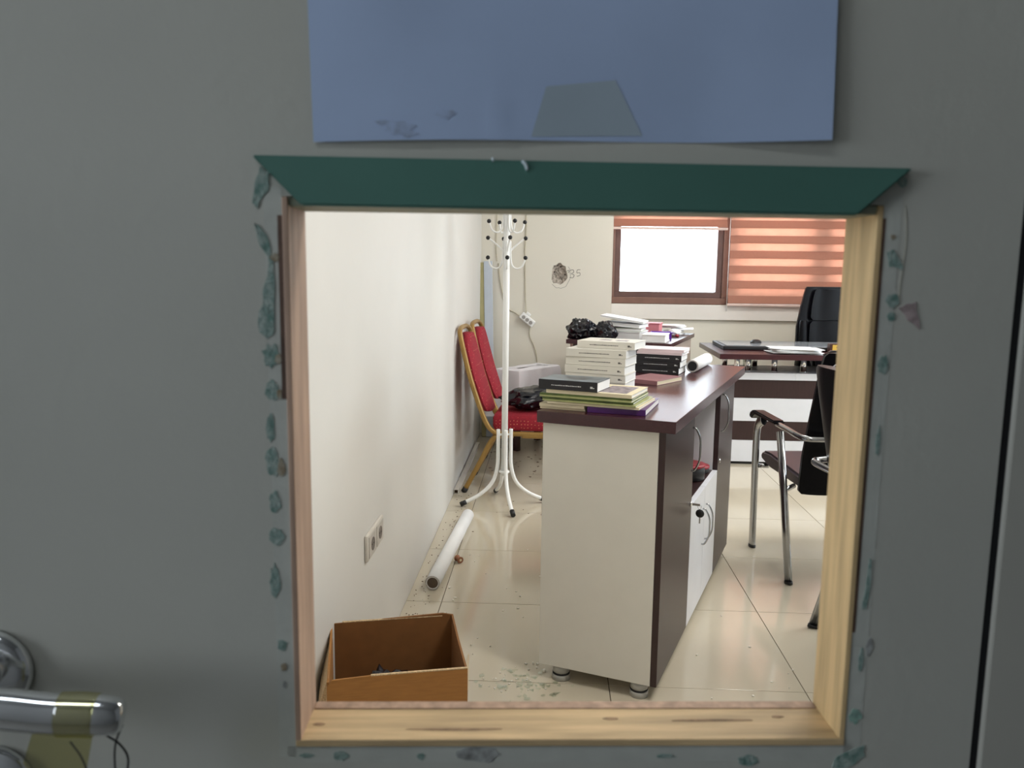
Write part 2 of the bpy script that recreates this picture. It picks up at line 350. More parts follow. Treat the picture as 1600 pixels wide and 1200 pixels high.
# unseen ceiling lamps, added to brighten the office
def added_lamp(name, label, x, y, z, e, sx=0.6, sy=0.6, col=(1.0, 0.97, 0.92), rot=0, grp=None):
    t = thing(name, label, 'ceiling light', (x, y, z), rot, grp)
    f = B()
    for s in (-1, 1):
        f.box(-sx / 2, sx / 2, s * sy / 2 - 0.012, s * sy / 2 + 0.012, -0.02, 0.0); f.box(s * sx / 2 - 0.012, s * sx / 2 + 0.012, -sy / 2, sy / 2, -0.02, 0.0)
    f.obj('frame', whmet_m, t)
    B().box(-sx / 2 + 0.012, sx / 2 - 0.012, -sy / 2 + 0.012, sy / 2 - 0.012, -0.008, 0).obj('diffuser', emis(name + '_glow', col + (1,), e / 4), t)
    l = bpy.data.lights.new(name + '_lamp', 'AREA'); l.shape = 'RECTANGLE'; l.size = sx * 0.95; l.size_y = sy * 0.95; l.energy = e; l.color = col
    o = bpy.data.objects.new(name + '_lamp', l); C.objects.link(o); o.parent = t; o.location = (0, 0, -0.022)
for x, y, wh in ((1.1, 1.45, 'doorway'), (1.4, 3.5, 'sideboard'), (2.6, 3.5, 'visitor chairs'), (1.4, 5.2, 'cluttered desk'), (2.6, 5.2, 'office desk')):
    added_lamp('added_panel_light', 'unseen square white ceiling panel light added above the ' + wh, x, y, H, LED * (1.75 if y < 2 else 1), grp='added office ceiling lights')

# ------------------------------------------------------------------ the hall side and the door
hall = lambda b, name, m, label: struct(b.obj(name, m, None, DOOR_O, DOOR_A), label)
hall(B().box(-2.6, 1.6, -1.7, -0.001, -0.06, -0.002), 'floor_hall', hallfloor_m, 'dim hall floor in front of the door')
hall(B().box(-2.6, 1.6, -1.8, 0.15, 2.6, 2.7), 'ceiling_hall', hall_m, 'dim hall ceiling')
hall(B().box(-2.6, 1.6, -1.8, -1.7, -0.06, 2.7), 'wall_hall_back', hall_m, 'grey wall behind the camera')
hall(B().box(1.5, 1.6, -1.8, 0.0, -0.06, 2.7), 'wall_hall_right', hall_m, 'grey wall closing the hall')
b = B(); b.box(-2.6, -2.45, -1.8, 0, -0.06, 1.05); b.box(-2.6, -2.45, -1.8, 0, 2.05, 2.7); b.box(-2.6, -2.45, -1.8, -1.45, 1.05, 2.05); b.box(-2.6, -2.45, -0.35, 0, 1.05, 2.05)
hall(b, 'wall_hall_left', hall_m, 'grey hall wall with an added daylight window')  # window opening out of view, added to let daylight into the hall
b = B(); b.box(-2.6, -0.44, 0, 0.14, -0.06, 2.9); b.box(0.39, 3.7, 0, 0.14, -0.06, 2.9); b.box(-0.44, 0.39, 0, 0.14, 2.1, 2.9)
hall(b, 'wall_door', hall_m, 'wall that holds the door')
b = B(); b.box(0.3115, 0.41, 0.0, 0.14, 0, 2.12, 0.002); b.box(-0.46, -0.374, -0.012, 0.14, 0, 2.12, 0.002); b.box(-0.46, 0.41, -0.012, 0.14, 2.03, 2.12, 0.002)
b.box(0.295, 0.32, 0.042, 0.06, 0, 2.04)
hall(b, 'trim_2', jamb_m, 'grey painted jamb around the door')
hall(B().box(0.3056, 0.3114, 0.002, 0.0415, 0.01, 2.03), 'hinge_gap_shade', dark_m, 'dark filler standing in for shade along the hinge edge of the door')  # solid dark strip; the shade of the gap is put into its colour
p = dw(-0.75, -0.75)
added_lamp('added_hall_tube', 'unseen long white fluorescent ceiling light added in the hall', p.x, p.y, 2.6, HALL, 1.2, 0.12, (0.86, 0.93, 1.0), DOOR_A)  # unseen lamp, added to light the hall side of the door
Z = 1.31
OX0, OX1, OZ0, OZ1 = -0.1190, 0.2245, Z - 0.2935, Z + 0.040
DR = bpy.data.objects.new('door_1', None); C.objects.link(DR); DR.location = DOOR_O; DR.rotation_euler[2] = DOOR_A
struct(DR, 'grey painted door with a rectangular opening cut through it')
b = B(); x0, x1, z0, z1 = -0.37, 0.3055, 0.008, 2.025
def ringv(y, a, c, d, e): return [b.bm.verts.new(p) for p in ((a, y, d), (c, y, d), (c, y, e), (a, y, e))]
fo, fi, bo, bi = ringv(0, x0, x1, z0, z1), ringv(0, OX0, OX1, OZ0, OZ1), ringv(0.04, x0, x1, z0, z1), ringv(0.04, OX0, OX1, OZ0, OZ1)
for i in range(4):
    j = (i + 1) % 4
    for q in ((fo[i], fo[j], fi[j], fi[i]), (bo[i], bo[j], bi[j], bi[i]), (fo[i], fo[j], bo[j], bo[i]), (fi[i], fi[j], bi[j], bi[i])): b.bm.faces.new(q)
b.obj('door_leaf', door_m, DR)
# wooden lining of the opening
LX0, LX1, LZ0, LZ1 = -0.1152, 0.2205, Z - 0.2882, Z + 0.0345
def dpart(bb, name, m, label=None, parent=None):
    o = bb.obj(name, m, parent or DR)
    if label: o['label'] = label
    return o
dpart(B().box(LX0 - 0.0035, LX0, -0.0012, 0.042, LZ0 - 0.004, LZ1 + 0.0052, 0.0006), 'lining_strip', pinel_m, 'darker reddish pine lining on the left')
dpart(B().box(LX1, LX1 + 0.0035, -0.0008, 0.042, LZ0 - 0.004, LZ1 + 0.0052, 0.0006), 'lining_strip', pine_m, 'pale yellow pine lining on the right')
dpart(B().box(LX0 - 0.0035, LX1 + 0.0035, -0.0014, 0.0425, LZ0 - 0.0048, LZ0, 0.0008), 'lining_strip', pineh_m, 'worn pine sill at the bottom of the opening')
dpart(B().box(LX0, LX1, 0.0005, 0.042, LZ1, LZ1 + 0.005, 0.0004), 'lining_strip', under_m, 'grey-green painted head of the opening')
dpart(B().box(LX0 - 0.0062, LX0 - 0.0035, -0.0006, 0.004, LZ1 - 0.11, LZ1 - 0.005), 'torn_edge', pined_m, 'dark torn wood edge')
dpart(B().box(LX1 + 0.0035, LX1 + 0.0052, -0.0004, 0.004, LZ0 + 0.07, LZ1 - 0.002), 'torn_edge', pined_m, 'dark torn wood edge')
dpart(B().box(LX0 + 0.0005, LX1 - 0.0005, 0.034, 0.0425, LZ0, LZ0 + 0.0007, 0.0002), 'rear_bead', pinel_m, 'thin brown bead at the far edge of the sill')
for i, (cx, rx, yy) in enumerate(((-0.02, 0.03, 0.010), (0.145, 0.028, 0.020), (0.08, 0.005, 0.022), (0.19, 0.004, 0.024), (-0.108, 0.004, 0.016))):
    bb = B(); bb.prism([(p[0], p[1]) for p in blob(cx, yy, rx, 0.0014, 40 + i, 12)], 'z', LZ0 - 0.0005, LZ0 + 0.00025)
    dpart(bb, 'dirt_streak', mat('sill_dirt', rgb(150, 122, 94), 0.8, var=0.3, scale=90))
# green mitred trim above
b = B()
outl = [(-0.1335, Z + 0.0615), (0.2365, Z + 0.0600), (0.2065, Z + 0.0335), (-0.1065, Z + 0.0345)]
b.prism(outl, 'y', -0.0065, 0.0, 0.0012)
tr = dpart(b, 'green_moulding', green_m, 'dark green mitred moulding over the opening')
b = B(); b.tube(curve([(0.0159, -0.007, Z + 0.0605), (0.018, -0.0072, Z + 0.0585), (0.0190, -0.007, Z + 0.0555)], 4), [0.0003] + [0.0009] * 7 + [0.0004], 6)
b.tube([(-0.0006, -0.0068, Z + 0.0618), (0.0, -0.0072, Z + 0.0600)], 0.0006, 6)
b.obj('chipped_spot', mat('pale_chip', rgb(214, 226, 230), 0.6), tr)['kind'] = 'stuff'
# paler footprint of the lost mouldings
b = B(); e = -0.00015
b.box(-0.1290, LX0 - 0.0035, e, 0.0001, LZ0 - 0.012, Z + 0.045); b.box(LX1 + 0.0035, 0.2345, e, 0.0001, LZ0 - 0.012, Z + 0.045); b.box(-0.1240, 0.2300, e, 0.0001, LZ0 - 0.016, LZ0 - 0.0048)
dpart(b, 'moulding_footprint', band_m, 'paler strip where mouldings were removed')
polys = {'teal': [[(-0.1298,0.0554),(-0.1252,0.0526),(-0.1262,0.0435),(-0.1326,0.0336),(-0.1347,0.0357),(-0.1332,0.0473)],
 [(-0.1347,0.0244),(-0.1318,0.0233),(-0.1273,0.0181),(-0.1255,0.0059),(-0.1283,0.0073),(-0.1324,0.0151)],
 [(-0.1269,0.0059),(-0.1237,0.0038),(-0.1247,-0.0169),(-0.1249,-0.0370),(-0.1290,-0.0400),(-0.1337,-0.0371),(-0.1341,-0.0279),(-0.1309,-0.0187),(-0.1303,-0.0115),(-0.1280,-0.0042)],
 [(0.2278,0.0138),(0.2311,0.0146),(0.2373,0.0070),(0.2372,0.0037),(0.2292,0.0054)],
 [(0.2311,-0.1710),(0.2333,-0.1738),(0.2315,-0.2033),(0.2287,-0.2029)],
 [(0.2172,-0.3084),(0.2204,-0.3010),(0.2369,-0.2932),(0.2375,-0.3002),(0.2279,-0.3089)]],
 'pink': [[(0.2371,-0.0182),(0.2422,-0.0162),(0.2471,-0.0154),(0.2506,-0.0311),(0.2437,-0.0255)]]}
ells = {'teal': [(-0.1271,-0.0503,0.0048,0.0067),(-0.1273,-0.0705,0.0037,0.0063),(-0.1287,-0.0932,0.0026,0.0081),(-0.1281,-0.1131,0.0041,0.0081),(-0.1273,-0.1376,0.0033,0.0067),(-0.1271,-0.1584,0.0044,0.0052),(-0.1287,-0.1871,0.0030,0.0104),(-0.1255,-0.2270,0.0030,0.0037),(0.2336,0.0532,0.0030,0.0026),(0.2330,-0.0145,0.0033,0.0044),(0.2330,-0.0238,0.0022,0.0030),(0.2306,-0.0520,0.0033,0.0052),(0.2311,-0.0982,0.0015,0.0089),(0.2307,-0.2359,0.0015,0.0074),(-0.1121,-0.2992,0.0044,0.0015),(-0.0912,-0.2997,0.0044,0.0030),(-0.0416,-0.3002,0.0022,0.0022),(0.1115,-0.3002,0.0056,0.0015),(0.1635,-0.3034,0.0063,0.0033)],
 'brown': [(-0.1231,-0.0518,0.0019,0.0030),(-0.1229,-0.0727,0.0015,0.0026),(-0.1230,-0.1162,0.0022,0.0048),(-0.1248,-0.2410,0.0019,0.0026),(-0.1233,0.0059,0.0030,0.0022),(0.2305,0.0222,0.0015,0.0015)],
 'dark': [(-0.0049,-0.2986,0.0126,0.0052),(-0.1001,-0.2920,0.0059,0.0019),(-0.0090,-0.2919,0.0089,0.0015),(-0.1247,-0.2526,0.0011,0.0022),(-0.0606,-0.2916,0.0059,0.0011),(0.2353,-0.2275,0.0019,0.0059)],
 'mint': [(0.2298,-0.2733,0.0037,0.0048),(-0.1244,-0.2278,0.0015,0.0015)]}
mm = {'teal': teal_m, 'brown': brown_m, 'dark': smud_m, 'mint': mint_m, 'pink': pink_m}
i = 0
def ragged(pts, seed, amp):
    rnd = random.Random(seed); out = []
    for k in range(len(pts)):
        a = Vector(pts[k]); c = Vector(pts[(k + 1) % len(pts)])
        for t in (0, 0.33, 0.66): out.append(a.lerp(c, t) + Vector((rnd.uniform(-amp, amp), rnd.uniform(-amp, amp))))
    return out
for k, v in polys.items():
    for p in v:
        i += 1; bb = B(); bb.prism([(q[0], Z + q[1]) for q in ragged(p, i, 0.0006)], 'y', -0.0006, 0.0001); dpart(bb, 'paint_residue', mm[k], {'teal': 'torn teal paint residue', 'pink': 'pinkish glue mark'}[k])
for k, v in ells.items():
    for p in v:
        i += 1; bb = B(); bb.prism(blob(p[0], Z + p[1], p[2] * 1.1, p[3] * 1.1, 100 + i, 16, 0.45), 'y', -0.0005 - 0.0001 * (k == 'brown'), 0.0001)
        dpart(bb, 'paint_residue', mm[k], {'teal': 'teal glue dab', 'brown': 'brown glue dab', 'dark': 'dark smudge', 'mint': 'mint paint flake'}[k])
bb = B(); bb.tube(curve([(0.2365, -0.0002, Z + 0.040), (0.2385, -0.0002, Z + 0.02), (0.2370, -0.0002, Z - 0.005), (0.2375, -0.0002, Z - 0.016)], 5), 0.00025, 5); dpart(bb, 'glue_bead', mat('dry_glue', rgb(164, 160, 144), 0.6), 'dried glue trail')
# sheet of paper taped above
b = B(); NX, NZ = 48, 30; W_, H_ = 0.2895, 0.212; g = []
def sheet_d(u, v):
    d = 0.0016 + 0.0012 * math.sin(u * 7 + v * 3) * (1 - v) + 0.003 * max(0, u - 0.75) * 4 * (1 - v) + 0.0016 * math.exp(-((u - 0.13) / 0.1) ** 2 - ((v - 0.45) / 0.2) ** 2)
    cr_ = (u - (0.345 + 0.03 * (1 - v / 0.15))) / 0.012
    if v < 0.2: d += 0.0015 * (1 - v / 0.2) * max(0, 1 - abs(cr_ + 0.6))
    return d
def on_sheet(x, z, lift): return (x, -sheet_d(x / W_, max(0, z / H_)) - lift, z)
for jz in range(NZ + 1):
    row = []
    for ix in range(NX + 1):
        u, v = ix / NX, jz / NZ
        x, z = u * W_, v * H_
        d = sheet_d(u, v)
        row.append(b.bm.verts.new((x, -d, z + 0.0009 * math.sin(u * 6.0) * (1 - v))))
    g.append(row)
for jz in range(NZ):
    for ix in range(NX): b.bm.faces.new((g[jz][ix], g[jz][ix + 1], g[jz + 1][ix + 1], g[jz + 1][ix])).smooth = True
pp = thing('paper_sheet', 'white sheet of paper tinted with bluish light, taped to the door above the opening', 'paper', dw(-0.1, 0, Z + 0.0695), DOOR_A)
pp.rotation_euler[1] = R(-1.1)
po = b.obj('sheet', papb_m, pp, fix=False)
bb = B(); tp = [(0.1296, 0.0296), (0.1681, 0.0330), (0.1835, 0.0030), (0.1211, 0.0025)]; gg = []
for j in range(9):
    a = Vector(tp[0]).lerp(Vector(tp[3]), j / 8); c = Vector(tp[1]).lerp(Vector(tp[2]), j / 8)
    gg.append([bb.bm.verts.new(on_sheet(*a.lerp(c, i_ / 12), 0.00025)) for i_ in range(13)])
for j in range(8):
    for i_ in range(12): bb.bm.faces.new((gg[j][i_], gg[j][i_ + 1], gg[j + 1][i_ + 1], gg[j + 1][i_])).smooth = True
bb.obj('tape_piece', tape_m, pp)
for i, (x, z, rx, rz) in enumerate(((-0.0522, 0.0764, 0.009, 0.004), (-0.0266, 0.0844, 0.006, 0.003), (-0.060, 0.0795, 0.006, 0.0015), (-0.047, 0.0735, 0.005, 0.002))):
    bb = B(); c = bb.bm.verts.new(on_sheet(x + 0.1, z - 0.0695, 0.0002)); rv = [bb.bm.verts.new(on_sheet(q[0], q[1], 0.0002)) for q in blob(x + 0.1, z - 0.0695, rx, rz, 300 + i, 16, 0.6)]
    for k in range(16): bb.bm.faces.new((c, rv[k], rv[(k + 1) % 16]))
    bb.obj('smudge', psmu_m, pp)
# door handle
hd = thing('door_handle', 'chrome lever door handle on a round rose, wrapped in amber tape', 'handle', dw(-0.3, 0, Z - 0.2420), DOOR_A)
B().lathe([(0.0255, 0), (0.0255, -0.003), (0.0235, -0.007), (0.019, -0.0085), (0.013, -0.0088), (0.011, -0.009)], (0, 0, 0), 'y', 40).obj('rose', chrome_m, hd)
B().tube([(0, -0.008, 0), (0, -0.045, 0)], 0.0095, 20).obj('neck', chrome_m, hd)
lv = B().tube(curve([(-0.012, -0.050, 0.001), (0.010, -0.052, 0.0035), (0.035, -0.051, 0.003), (0.06, -0.049, -0.001), (0.085, -0.047, -0.003), (0.098, -0.045, -0.005)], 6), [0.0115] * 25 + [0.0112, 0.011, 0.0105, 0.010, 0.009, 0.008], 20, flat=0.8, up=(0, 0, 1)).obj('lever', chrome_m, hd)
b = B(); b.tube(curve([(0.066, -0.0488, -0.0015), (0.076, -0.048, -0.002), (0.084, -0.047, -0.0032)], 4), 0.0123, 18, flat=0.85, up=(0, 0, 1))
b.prism([(0.050, -0.0125), (0.083, -0.012), (0.078, -0.035), (0.066, -0.05), (0.052, -0.05), (0.044, -0.03)], 'y', -0.0492, -0.0486)
b.obj('tape_wrap', wrap_m, lv)
ec = thing('lock_escutcheon', 'round chrome keyhole plate below the door handle', 'keyhole', dw(-0.303, 0, Z - 0.316), DOOR_A)
B().lathe([(0.0245, 0), (0.0245, -0.003), (0.0225, -0.006), (0.010, -0.007)], (0, 0, 0), 'y', 40).obj('plate', chrome_m, ec)
b = B(); b.lathe([(0.0042, -0.0068), (0.0042, -0.0078)], (0, 0, 0.003), 'y', 16); b.box(-0.002, 0.002, -0.0078, -0.0068, -0.011, 0.003); b.obj('keyhole', black_m, ec)
th = thing('dark_thread', 'dark tangled threads dangling from the door handle', 'thread', dw(-0.3, 0, Z - 0.25), DOOR_A)
b = B()
for pts in ([(0.0903, -0.03, -0.011), (0.0861, -0.031, -0.0217), (0.0845, -0.03, -0.0377), (0.086, -0.03, -0.06)], [(0.0780, -0.034, -0.0090), (0.0814, -0.032, -0.0158), (0.0880, -0.03, -0.0230), (0.0922, -0.03, -0.0317), (0.0900, -0.03, -0.045), (0.086, -0.03, -0.06)], [(0.0665, -0.042, -0.014), (0.0667, -0.032, -0.0296), (0.070, -0.03, -0.045)]):
    b.tube(curve(pts, 8), 0.0006, 6)
b.obj('thread_strand', thread_m, th)

# ------------------------------------------------------------------ foreground sideboard
CA = R(-20.18); CO = Vector((0.344, 2.345, 0))
def cw(x, y, z=0): return Vector((CO.x + x * math.cos(CA) - y * math.sin(CA), CO.y + x * math.sin(CA) + y * math.cos(CA), z))
cz = thing('sideboard', 'long sideboard with white end panel and dark brown top, stacked with books', 'sideboard', CO, CA)
def part(t, name, m, *a, bev=0.001, label=None):
    o = B().box(*a, bev).obj(name, m, t)
    if label: o['label'] = label
    return o
ZT = 0.882
part(cz, 'top', wenge_m, -0.402, 0.03, -0.012, 1.56, 0.846, ZT, bev=0.0015, label='dark brown reddish top')
part(cz, 'end_panel', lam_m, -0.385, -0.0205, 0, 0.018, 0.05, 0.845)
part(cz, 'end_panel', lam_m, -0.385, -0.0205, 1.437, 1.455, 0.05, 0.845)
part(cz, 'back_panel', lam_m, -0.385, -0.379, 0.0185, 1.4365, 0.05, 0.845)
part(cz, 'floor_panel', lam_m, -0.378, -0.0205, 0.0185, 1.4365, 0.05, 0.066)
part(cz, 'partition', lamc_m, -0.378, -0.0205, 0.465, 0.481, 0.067, 0.845)
part(cz, 'partition', lamc_m, -0.378, -0.0205, 1.043, 1.059, 0.067, 0.845)
part(cz, 'shelf', wengev_m, -0.378, -0.0205, 0.482, 1.042, 0.482, 0.498)
def bow(t, y, z0, z1, x=0.0, par=None):
    o = B().tube(curve([(x, y, z0), (x + 0.012, y, z0 + 0.004), (x + 0.026, y, z0 + 0.035), (x + 0.028, y, (z0 + z1) / 2), (x + 0.026, y, z1 - 0.035), (x + 0.012, y, z1 - 0.004), (x, y, z1)], 5), 0.0033, 8).obj('handle', tube_m, par)
    return o
d1 = part(cz, 'door', wengev_m, -0.02, 0, 0.0, 0.470, 0.05, 0.845, label='tall dark brown door')
bow(cz, 0.437, 0.634, 0.785, par=d1)
B().lathe([(0.009, 0), (0.009, 0.004), (0.006, 0.005)], (0, 0.452, 0.511), 'x', 16).obj('lock', chrome_m, d1)
d2 = part(cz, 'door', lamc_m, -0.02, 0, 0.474, 0.758, 0.05, 0.498, label='low white door'); bow(cz, 0.725, 0.28, 0.42, par=d2)
d3 = part(cz, 'door', lamc_m, -0.02, 0, 0.761, 1.046, 0.05, 0.498, label='low white door'); bow(cz, 0.795, 0.28, 0.42, par=d3)
d4 = part(cz, 'door', wengev_m, -0.02, 0, 1.050, 1.455, 0.05, 0.845, label='tall dark brown door'); bow(cz, 1.10, 0.655, 0.81, par=d4)
B().lathe([(0.009, 0), (0.009, 0.004), (0.006, 0.005)], (0, 1.09, 0.53), 'x', 16).obj('lock', chrome_m, d4)
for x in (-0.318, -0.06):
    for y in (0.03, 0.72, 1.41):
        f = B().lathe([(0.029, 0), (0.029, 0.018), (0.027, 0.02), (0.024, 0.021), (0.024, 0.025), (0.027, 0.026), (0.027, 0.0495)], (x, y, 0), 'z', 24).obj('foot', foot_m, cz)
        B().lathe([(0.0282, 0.019), (0.0282, 0.0235)], (x, y, 0), 'z', 24).obj('foot_ring', black_m, f)
kt = thing('key_ring', 'small key with a round black fob hanging in the sideboard lock', 'keys', cw(0.006, 0.452, 0.511), CA)
B().box(0, 0.028, -0.001, 0.001, -0.004, 0.004, 0.0008).obj('key', chrome_m, kt)
B().tube([(0.026 + 0.006 * math.cos(a * PI / 6), 0, -0.006 + 0.008 * math.sin(a * PI / 6)) for a in range(12)], 0.0008, 6, True).obj('ring', chrome_m, kt)
B().lathe([(0.004, -0.004), (0.014, -0.003), (0.015, 0), (0.014, 0.003), (0.004, 0.004)], (0.028, 0, -0.030), 'y', 20).obj('fob', black_m, kt)
B().box(0.0255, 0.0305, -0.001, 0.001, -0.066, -0.042, 0.0008).obj('spare_key', chrome_m, kt)
def reel(name, label, x, y, z, r, h):
    t = thing(name, label, 'container', cw(x, y, z), CA)
    B().lathe([(r * 0.93, 0), (r, 0.004), (r, h - 0.012), (r * 0.95, h - 0.010)], seg=32).obj('body', black_m, t)
    B().lathe([(r * 1.03, h - 0.011), (r * 1.05, h - 0.008), (r * 1.03, h - 0.001), (r * 0.8, h), (r * 0.3, h - 0.002)], seg=32).obj('lid', redp_m, t)
reel('round_tin', 'taller black round tin with a red lid on the sideboard shelf', -0.085, 0.855, 0.4985, 0.064, 0.064)
reel('round_tin', 'flat black round tin with a red lid beyond the taller tin', -0.075, 0.985, 0.4985, 0.050, 0.030)

# books -------------------------------------------------------------
def book(name, label, cx, cy, z, sx, sy, t, cov, pages, rot=0, ink=None, grp=None, cover_art=None, cat='book', base=None, ov=0.0015, soft=0.0008, artm=None):
    p = (base or cw)(cx, cy, z)
    o = thing(name, label, cat, p, CA + R(rot), grp)
    c = min(0.0015, t * 0.15)
    cb = B(); cb.box(-sx / 2, sx / 2, 0, c, 0, t, 0.0003); cb.box(-sx / 2, sx / 2, c, sy, 0, c, 0.0003); cb.box(-sx / 2, sx / 2, c, sy, t - c, t, 0.0003)
    cb.obj('cover', cov, o)
    B().box(-sx / 2 + ov, sx / 2 - ov, c, sy - ov, c, t - c).obj('pages', pages, o)
    if ink:
        rnd = random.Random(name + label); b = B(); x = -sx * 0.28
        while x < sx * 0.22:
            l = rnd.uniform(0.003, 0.009); b.box(x, x + l, -0.0002, 0.0001, t * 0.42, t * 0.42 + rnd.uniform(0.0022, 0.0032)); x += l + rnd.uniform(0.0008, 0.002)
        b.box(sx * 0.38, sx * 0.38 + 0.008, -0.0002, 0.0001, t * 0.35, t * 0.35 + 0.006); b.box(sx * 0.38 + 0.009, sx * 0.38 + 0.013, -0.0002, 0.0001, t * 0.35, t * 0.35 + 0.003)
        b.obj('spine_print', ink, o)['kind'] = 'stuff'
    if cover_art:
        b = B()
        for (x0, x1, y0, y1) in cover_art: b.box(sx * x0, sx * x1, sy * y0, sy * y1, t - 0.0001, t + 0.0002)
        b.obj('cover_print', artm or photo_m, o)['kind'] = 'stuff'
    return o
# stack of six white books
zz = ZT + 0.0005; T = 0.0272
orders = ['lowest', 'second lowest', 'third from the bottom', 'fourth from the bottom', 'fifth from the bottom']
for k in range(6):
    top = k == 6
    book('white_book', 'white softcover, %s in the six-book white stack' % orders[k] if k < 5 else 'white softcover seen with printed cover, second from top of the white stack', -0.318 + 0.0015 * ((k * 7) % 3 - 1), 0.31 + 0.0015 * ((k * 5) % 3), zz, 0.212, 0.147, T, spine_m, page_m, rot=((k * 3) % 4 - 1.5) * 0.5, ink=ink_m, grp='white softcovers in a stack',
         cover_art=[(-0.3, -0.1, 0.3, 0.6), (0.1, 0.35, 0.25, 0.5), (-0.02, 0.08, 0.55, 0.75)] if k == 5 else None)
    zz += T + 0.0007
book('white_book', 'topmost white softcover, set back on the white stack', -0.292, 0.345, zz, 0.205, 0.142, 0.025, spine_m, page_m, rot=-1.5, ink=ink_m, grp='white softcovers in a stack', cover_art=[(-0.2, 0.0, 0.35, 0.6), (0.1, 0.3, 0.3, 0.55)])
# pile of magazines at the near end
z = ZT + 0.0005
book('cream_booklet', 'lowest cream booklet at the near edge of the sideboard', -0.335, 0.035, z, 0.148, 0.16, 0.007, cpap_m, cpap_m, rot=1, cat='booklet', grp='pile of booklets on the sideboard')
book('purple_book', 'purple hardback under the magazine pile', -0.163, 0.036, z, 0.18, 0.26, 0.018, purp_m, page_m, rot=4, cat='book')
book('cream_booklet', 'cream booklet lying beside the purple hardback', -0.337, 0.032, z + 0.0075, 0.148, 0.16, 0.010, cpap_m, cpap_m, rot=0, cat='booklet', grp='pile of booklets on the sideboard')
z += 0.0185
specs = [('grey_magazine', 'grey magazine directly above the purple hardback', 0.295, 0.215, 0.007, cpap_m, 0, -0.238), ('lime_magazine', 'lime green magazine lowest of the green ones', 0.300, 0.21, 0.0055, lime_m, -1, -0.25),
         ('green_magazine', 'dark green magazine above the lime one', 0.292, 0.212, 0.0055, grn_m, 1, -0.256), ('lime_magazine', 'yellow green magazine third in the green pile', 0.296, 0.21, 0.0055, lime_m, -0.5, -0.262),
         ('green_magazine', 'topmost green magazine under the cream book', 0.296, 0.21, 0.005, grn_m, 0.8, -0.262)]
for nm, lb, sx, sy, t_, m_, ro, xx in specs:
    book(nm, lb, xx, 0.03 + 0.003 * ro, z, sx, sy, t_, m_, page_m, rot=ro, cat='magazine', grp='pile of booklets on the sideboard'); z += t_ + 0.0008
book('cream_book', 'cream softcover with a photo cover under the black book', -0.252, 0.032, z, 0.275, 0.20, 0.0115, cpap_m, page_m, rot=-0.5, cover_art=[(0.1, 0.42, 0.1, 0.85)]); z += 0.0118
book('black_book', 'thick black paperback on top of the magazine pile', -0.318, 0.03, z, 0.193, 0.132, 0.0305, bcov_m, page_m, rot=-1.0, ink=inkw_m, cover_art=[(-0.5, 0.5, 0.02, 1.0)], artm=slate_m)
# loose sheets beside the pile
# black books and more behind
z = ZT + 0.0005
for k in range(3):
    book('black_hardback', ['lowest', 'middle', 'uppermost'][k] + ' of three black books beside the paper roll', -0.285 + 0.004 * k, 1.085 + 0.002 * k, z, 0.20, 0.15, 0.0268, bcov_m, page_m, rot=0.8 * k - 0.5, ink=inkw_m, grp='black books on the sideboard'); z += 0.0271
for k in range(2):
    book('blush_book', ['lower', 'upper'][k] + ' pale pink softcover on the black books', -0.272 + 0.006 * k, 1.09 + 0.004 * k, z, 0.195, 0.148, 0.0115, pinkc_m, page_m, rot=-1 + 2 * k, grp='pale books on the black books'); z += 0.0118
book('mauve_notebook', 'small mauve brown notebook beside the white stack', -0.262, 0.735, ZT + 0.0005, 0.145, 0.205, 0.017, brc_m, cpap_m, rot=-16)
def roll(name, label, p0, p1, r, hole, m_out, m_in):
    p0, p1 = Vector(p0), Vector(p1); d = (p1 - p0); L_ = d.length
    t = thing(name, label, 'paper roll', p0); t.rotation_euler[2] = math.atan2(d.y, d.x)
    pr = [(hole, 0.03), (hole, 0.0), (r, 0.0), (r, L_), (hole, L_), (hole, L_ - 0.03)]
    B().lathe(pr, (0, 0, r), 'x', 28).obj('paper', m_out, t)
    B().lathe([(hole * 0.99, 0.028), (hole * 0.99, 0.001)][::-1], (0, 0, r), 'x', 28).obj('hole_shade', m_in, t)  # dark plug; shade inside the hollow roll given as colour
    pts = [(0.0006 * 0 + 0.001, (r - 0.0022 * a / 6 - 0.0005) * math.cos(a), r + (r - 0.0022 * a / 6 - 0.0005) * math.sin(a)) for a in [k * 0.35 for k in range(36)] if r - 0.0022 * a / 6 > hole]
    B().tube([(-0.0003, p[1], p[2]) for p in pts], 0.0005, 4).obj('spiral_edge', mat('roll_edge', rgb(130, 112, 96), 0.9), t)
    return t
p0 = cw(-0.150, 1.20, ZT + 0.0005); p1 = cw(-0.146, 1.545, ZT + 0.0005)
roll('paper_roll', 'white rolled paper lying on the sideboard beside black books', p0, p1, 0.027, 0.021, wpap_m, black_m)

# ------------------------------------------------------------------ low desk behind with clutter
LO = Vector((0.763, 5.22, 0)); LA = R(-18.3); LZ = 0.86
def lw(x, y, z=0): return Vector((LO.x + x * math.cos(LA) - y * math.sin(LA), LO.y + x * math.sin(LA) + y * math.cos(LA), z))
ld = thing('cluttered_desk', 'brown topped desk with beige side heaped with papers', 'desk', LO, LA)
part(ld, 'top', wenge_m, -0.69, 0.01, -0.01, 1.0, LZ - 0.028, LZ, label='dark top')
part(ld, 'side_panel', beige_m, -0.03, -0.008, 0.02, 0.96, 0.04, LZ - 0.029, label='beige panel')
part(ld, 'side_panel', beige_m, -0.67, -0.65, 0.02, 0.96, 0.04, LZ - 0.029)
part(ld, 'modesty_panel', wengev_m, -0.649, -0.031, 0.02, 0.04, 0.2, LZ - 0.029)
for x in (-0.66, -0.019):
    for y in (0.06, 0.92): B().lathe([(0.02, 0), (0.02, 0.0395)], (x, y, 0), 'z', 16).obj('foot', foot_m, ld)
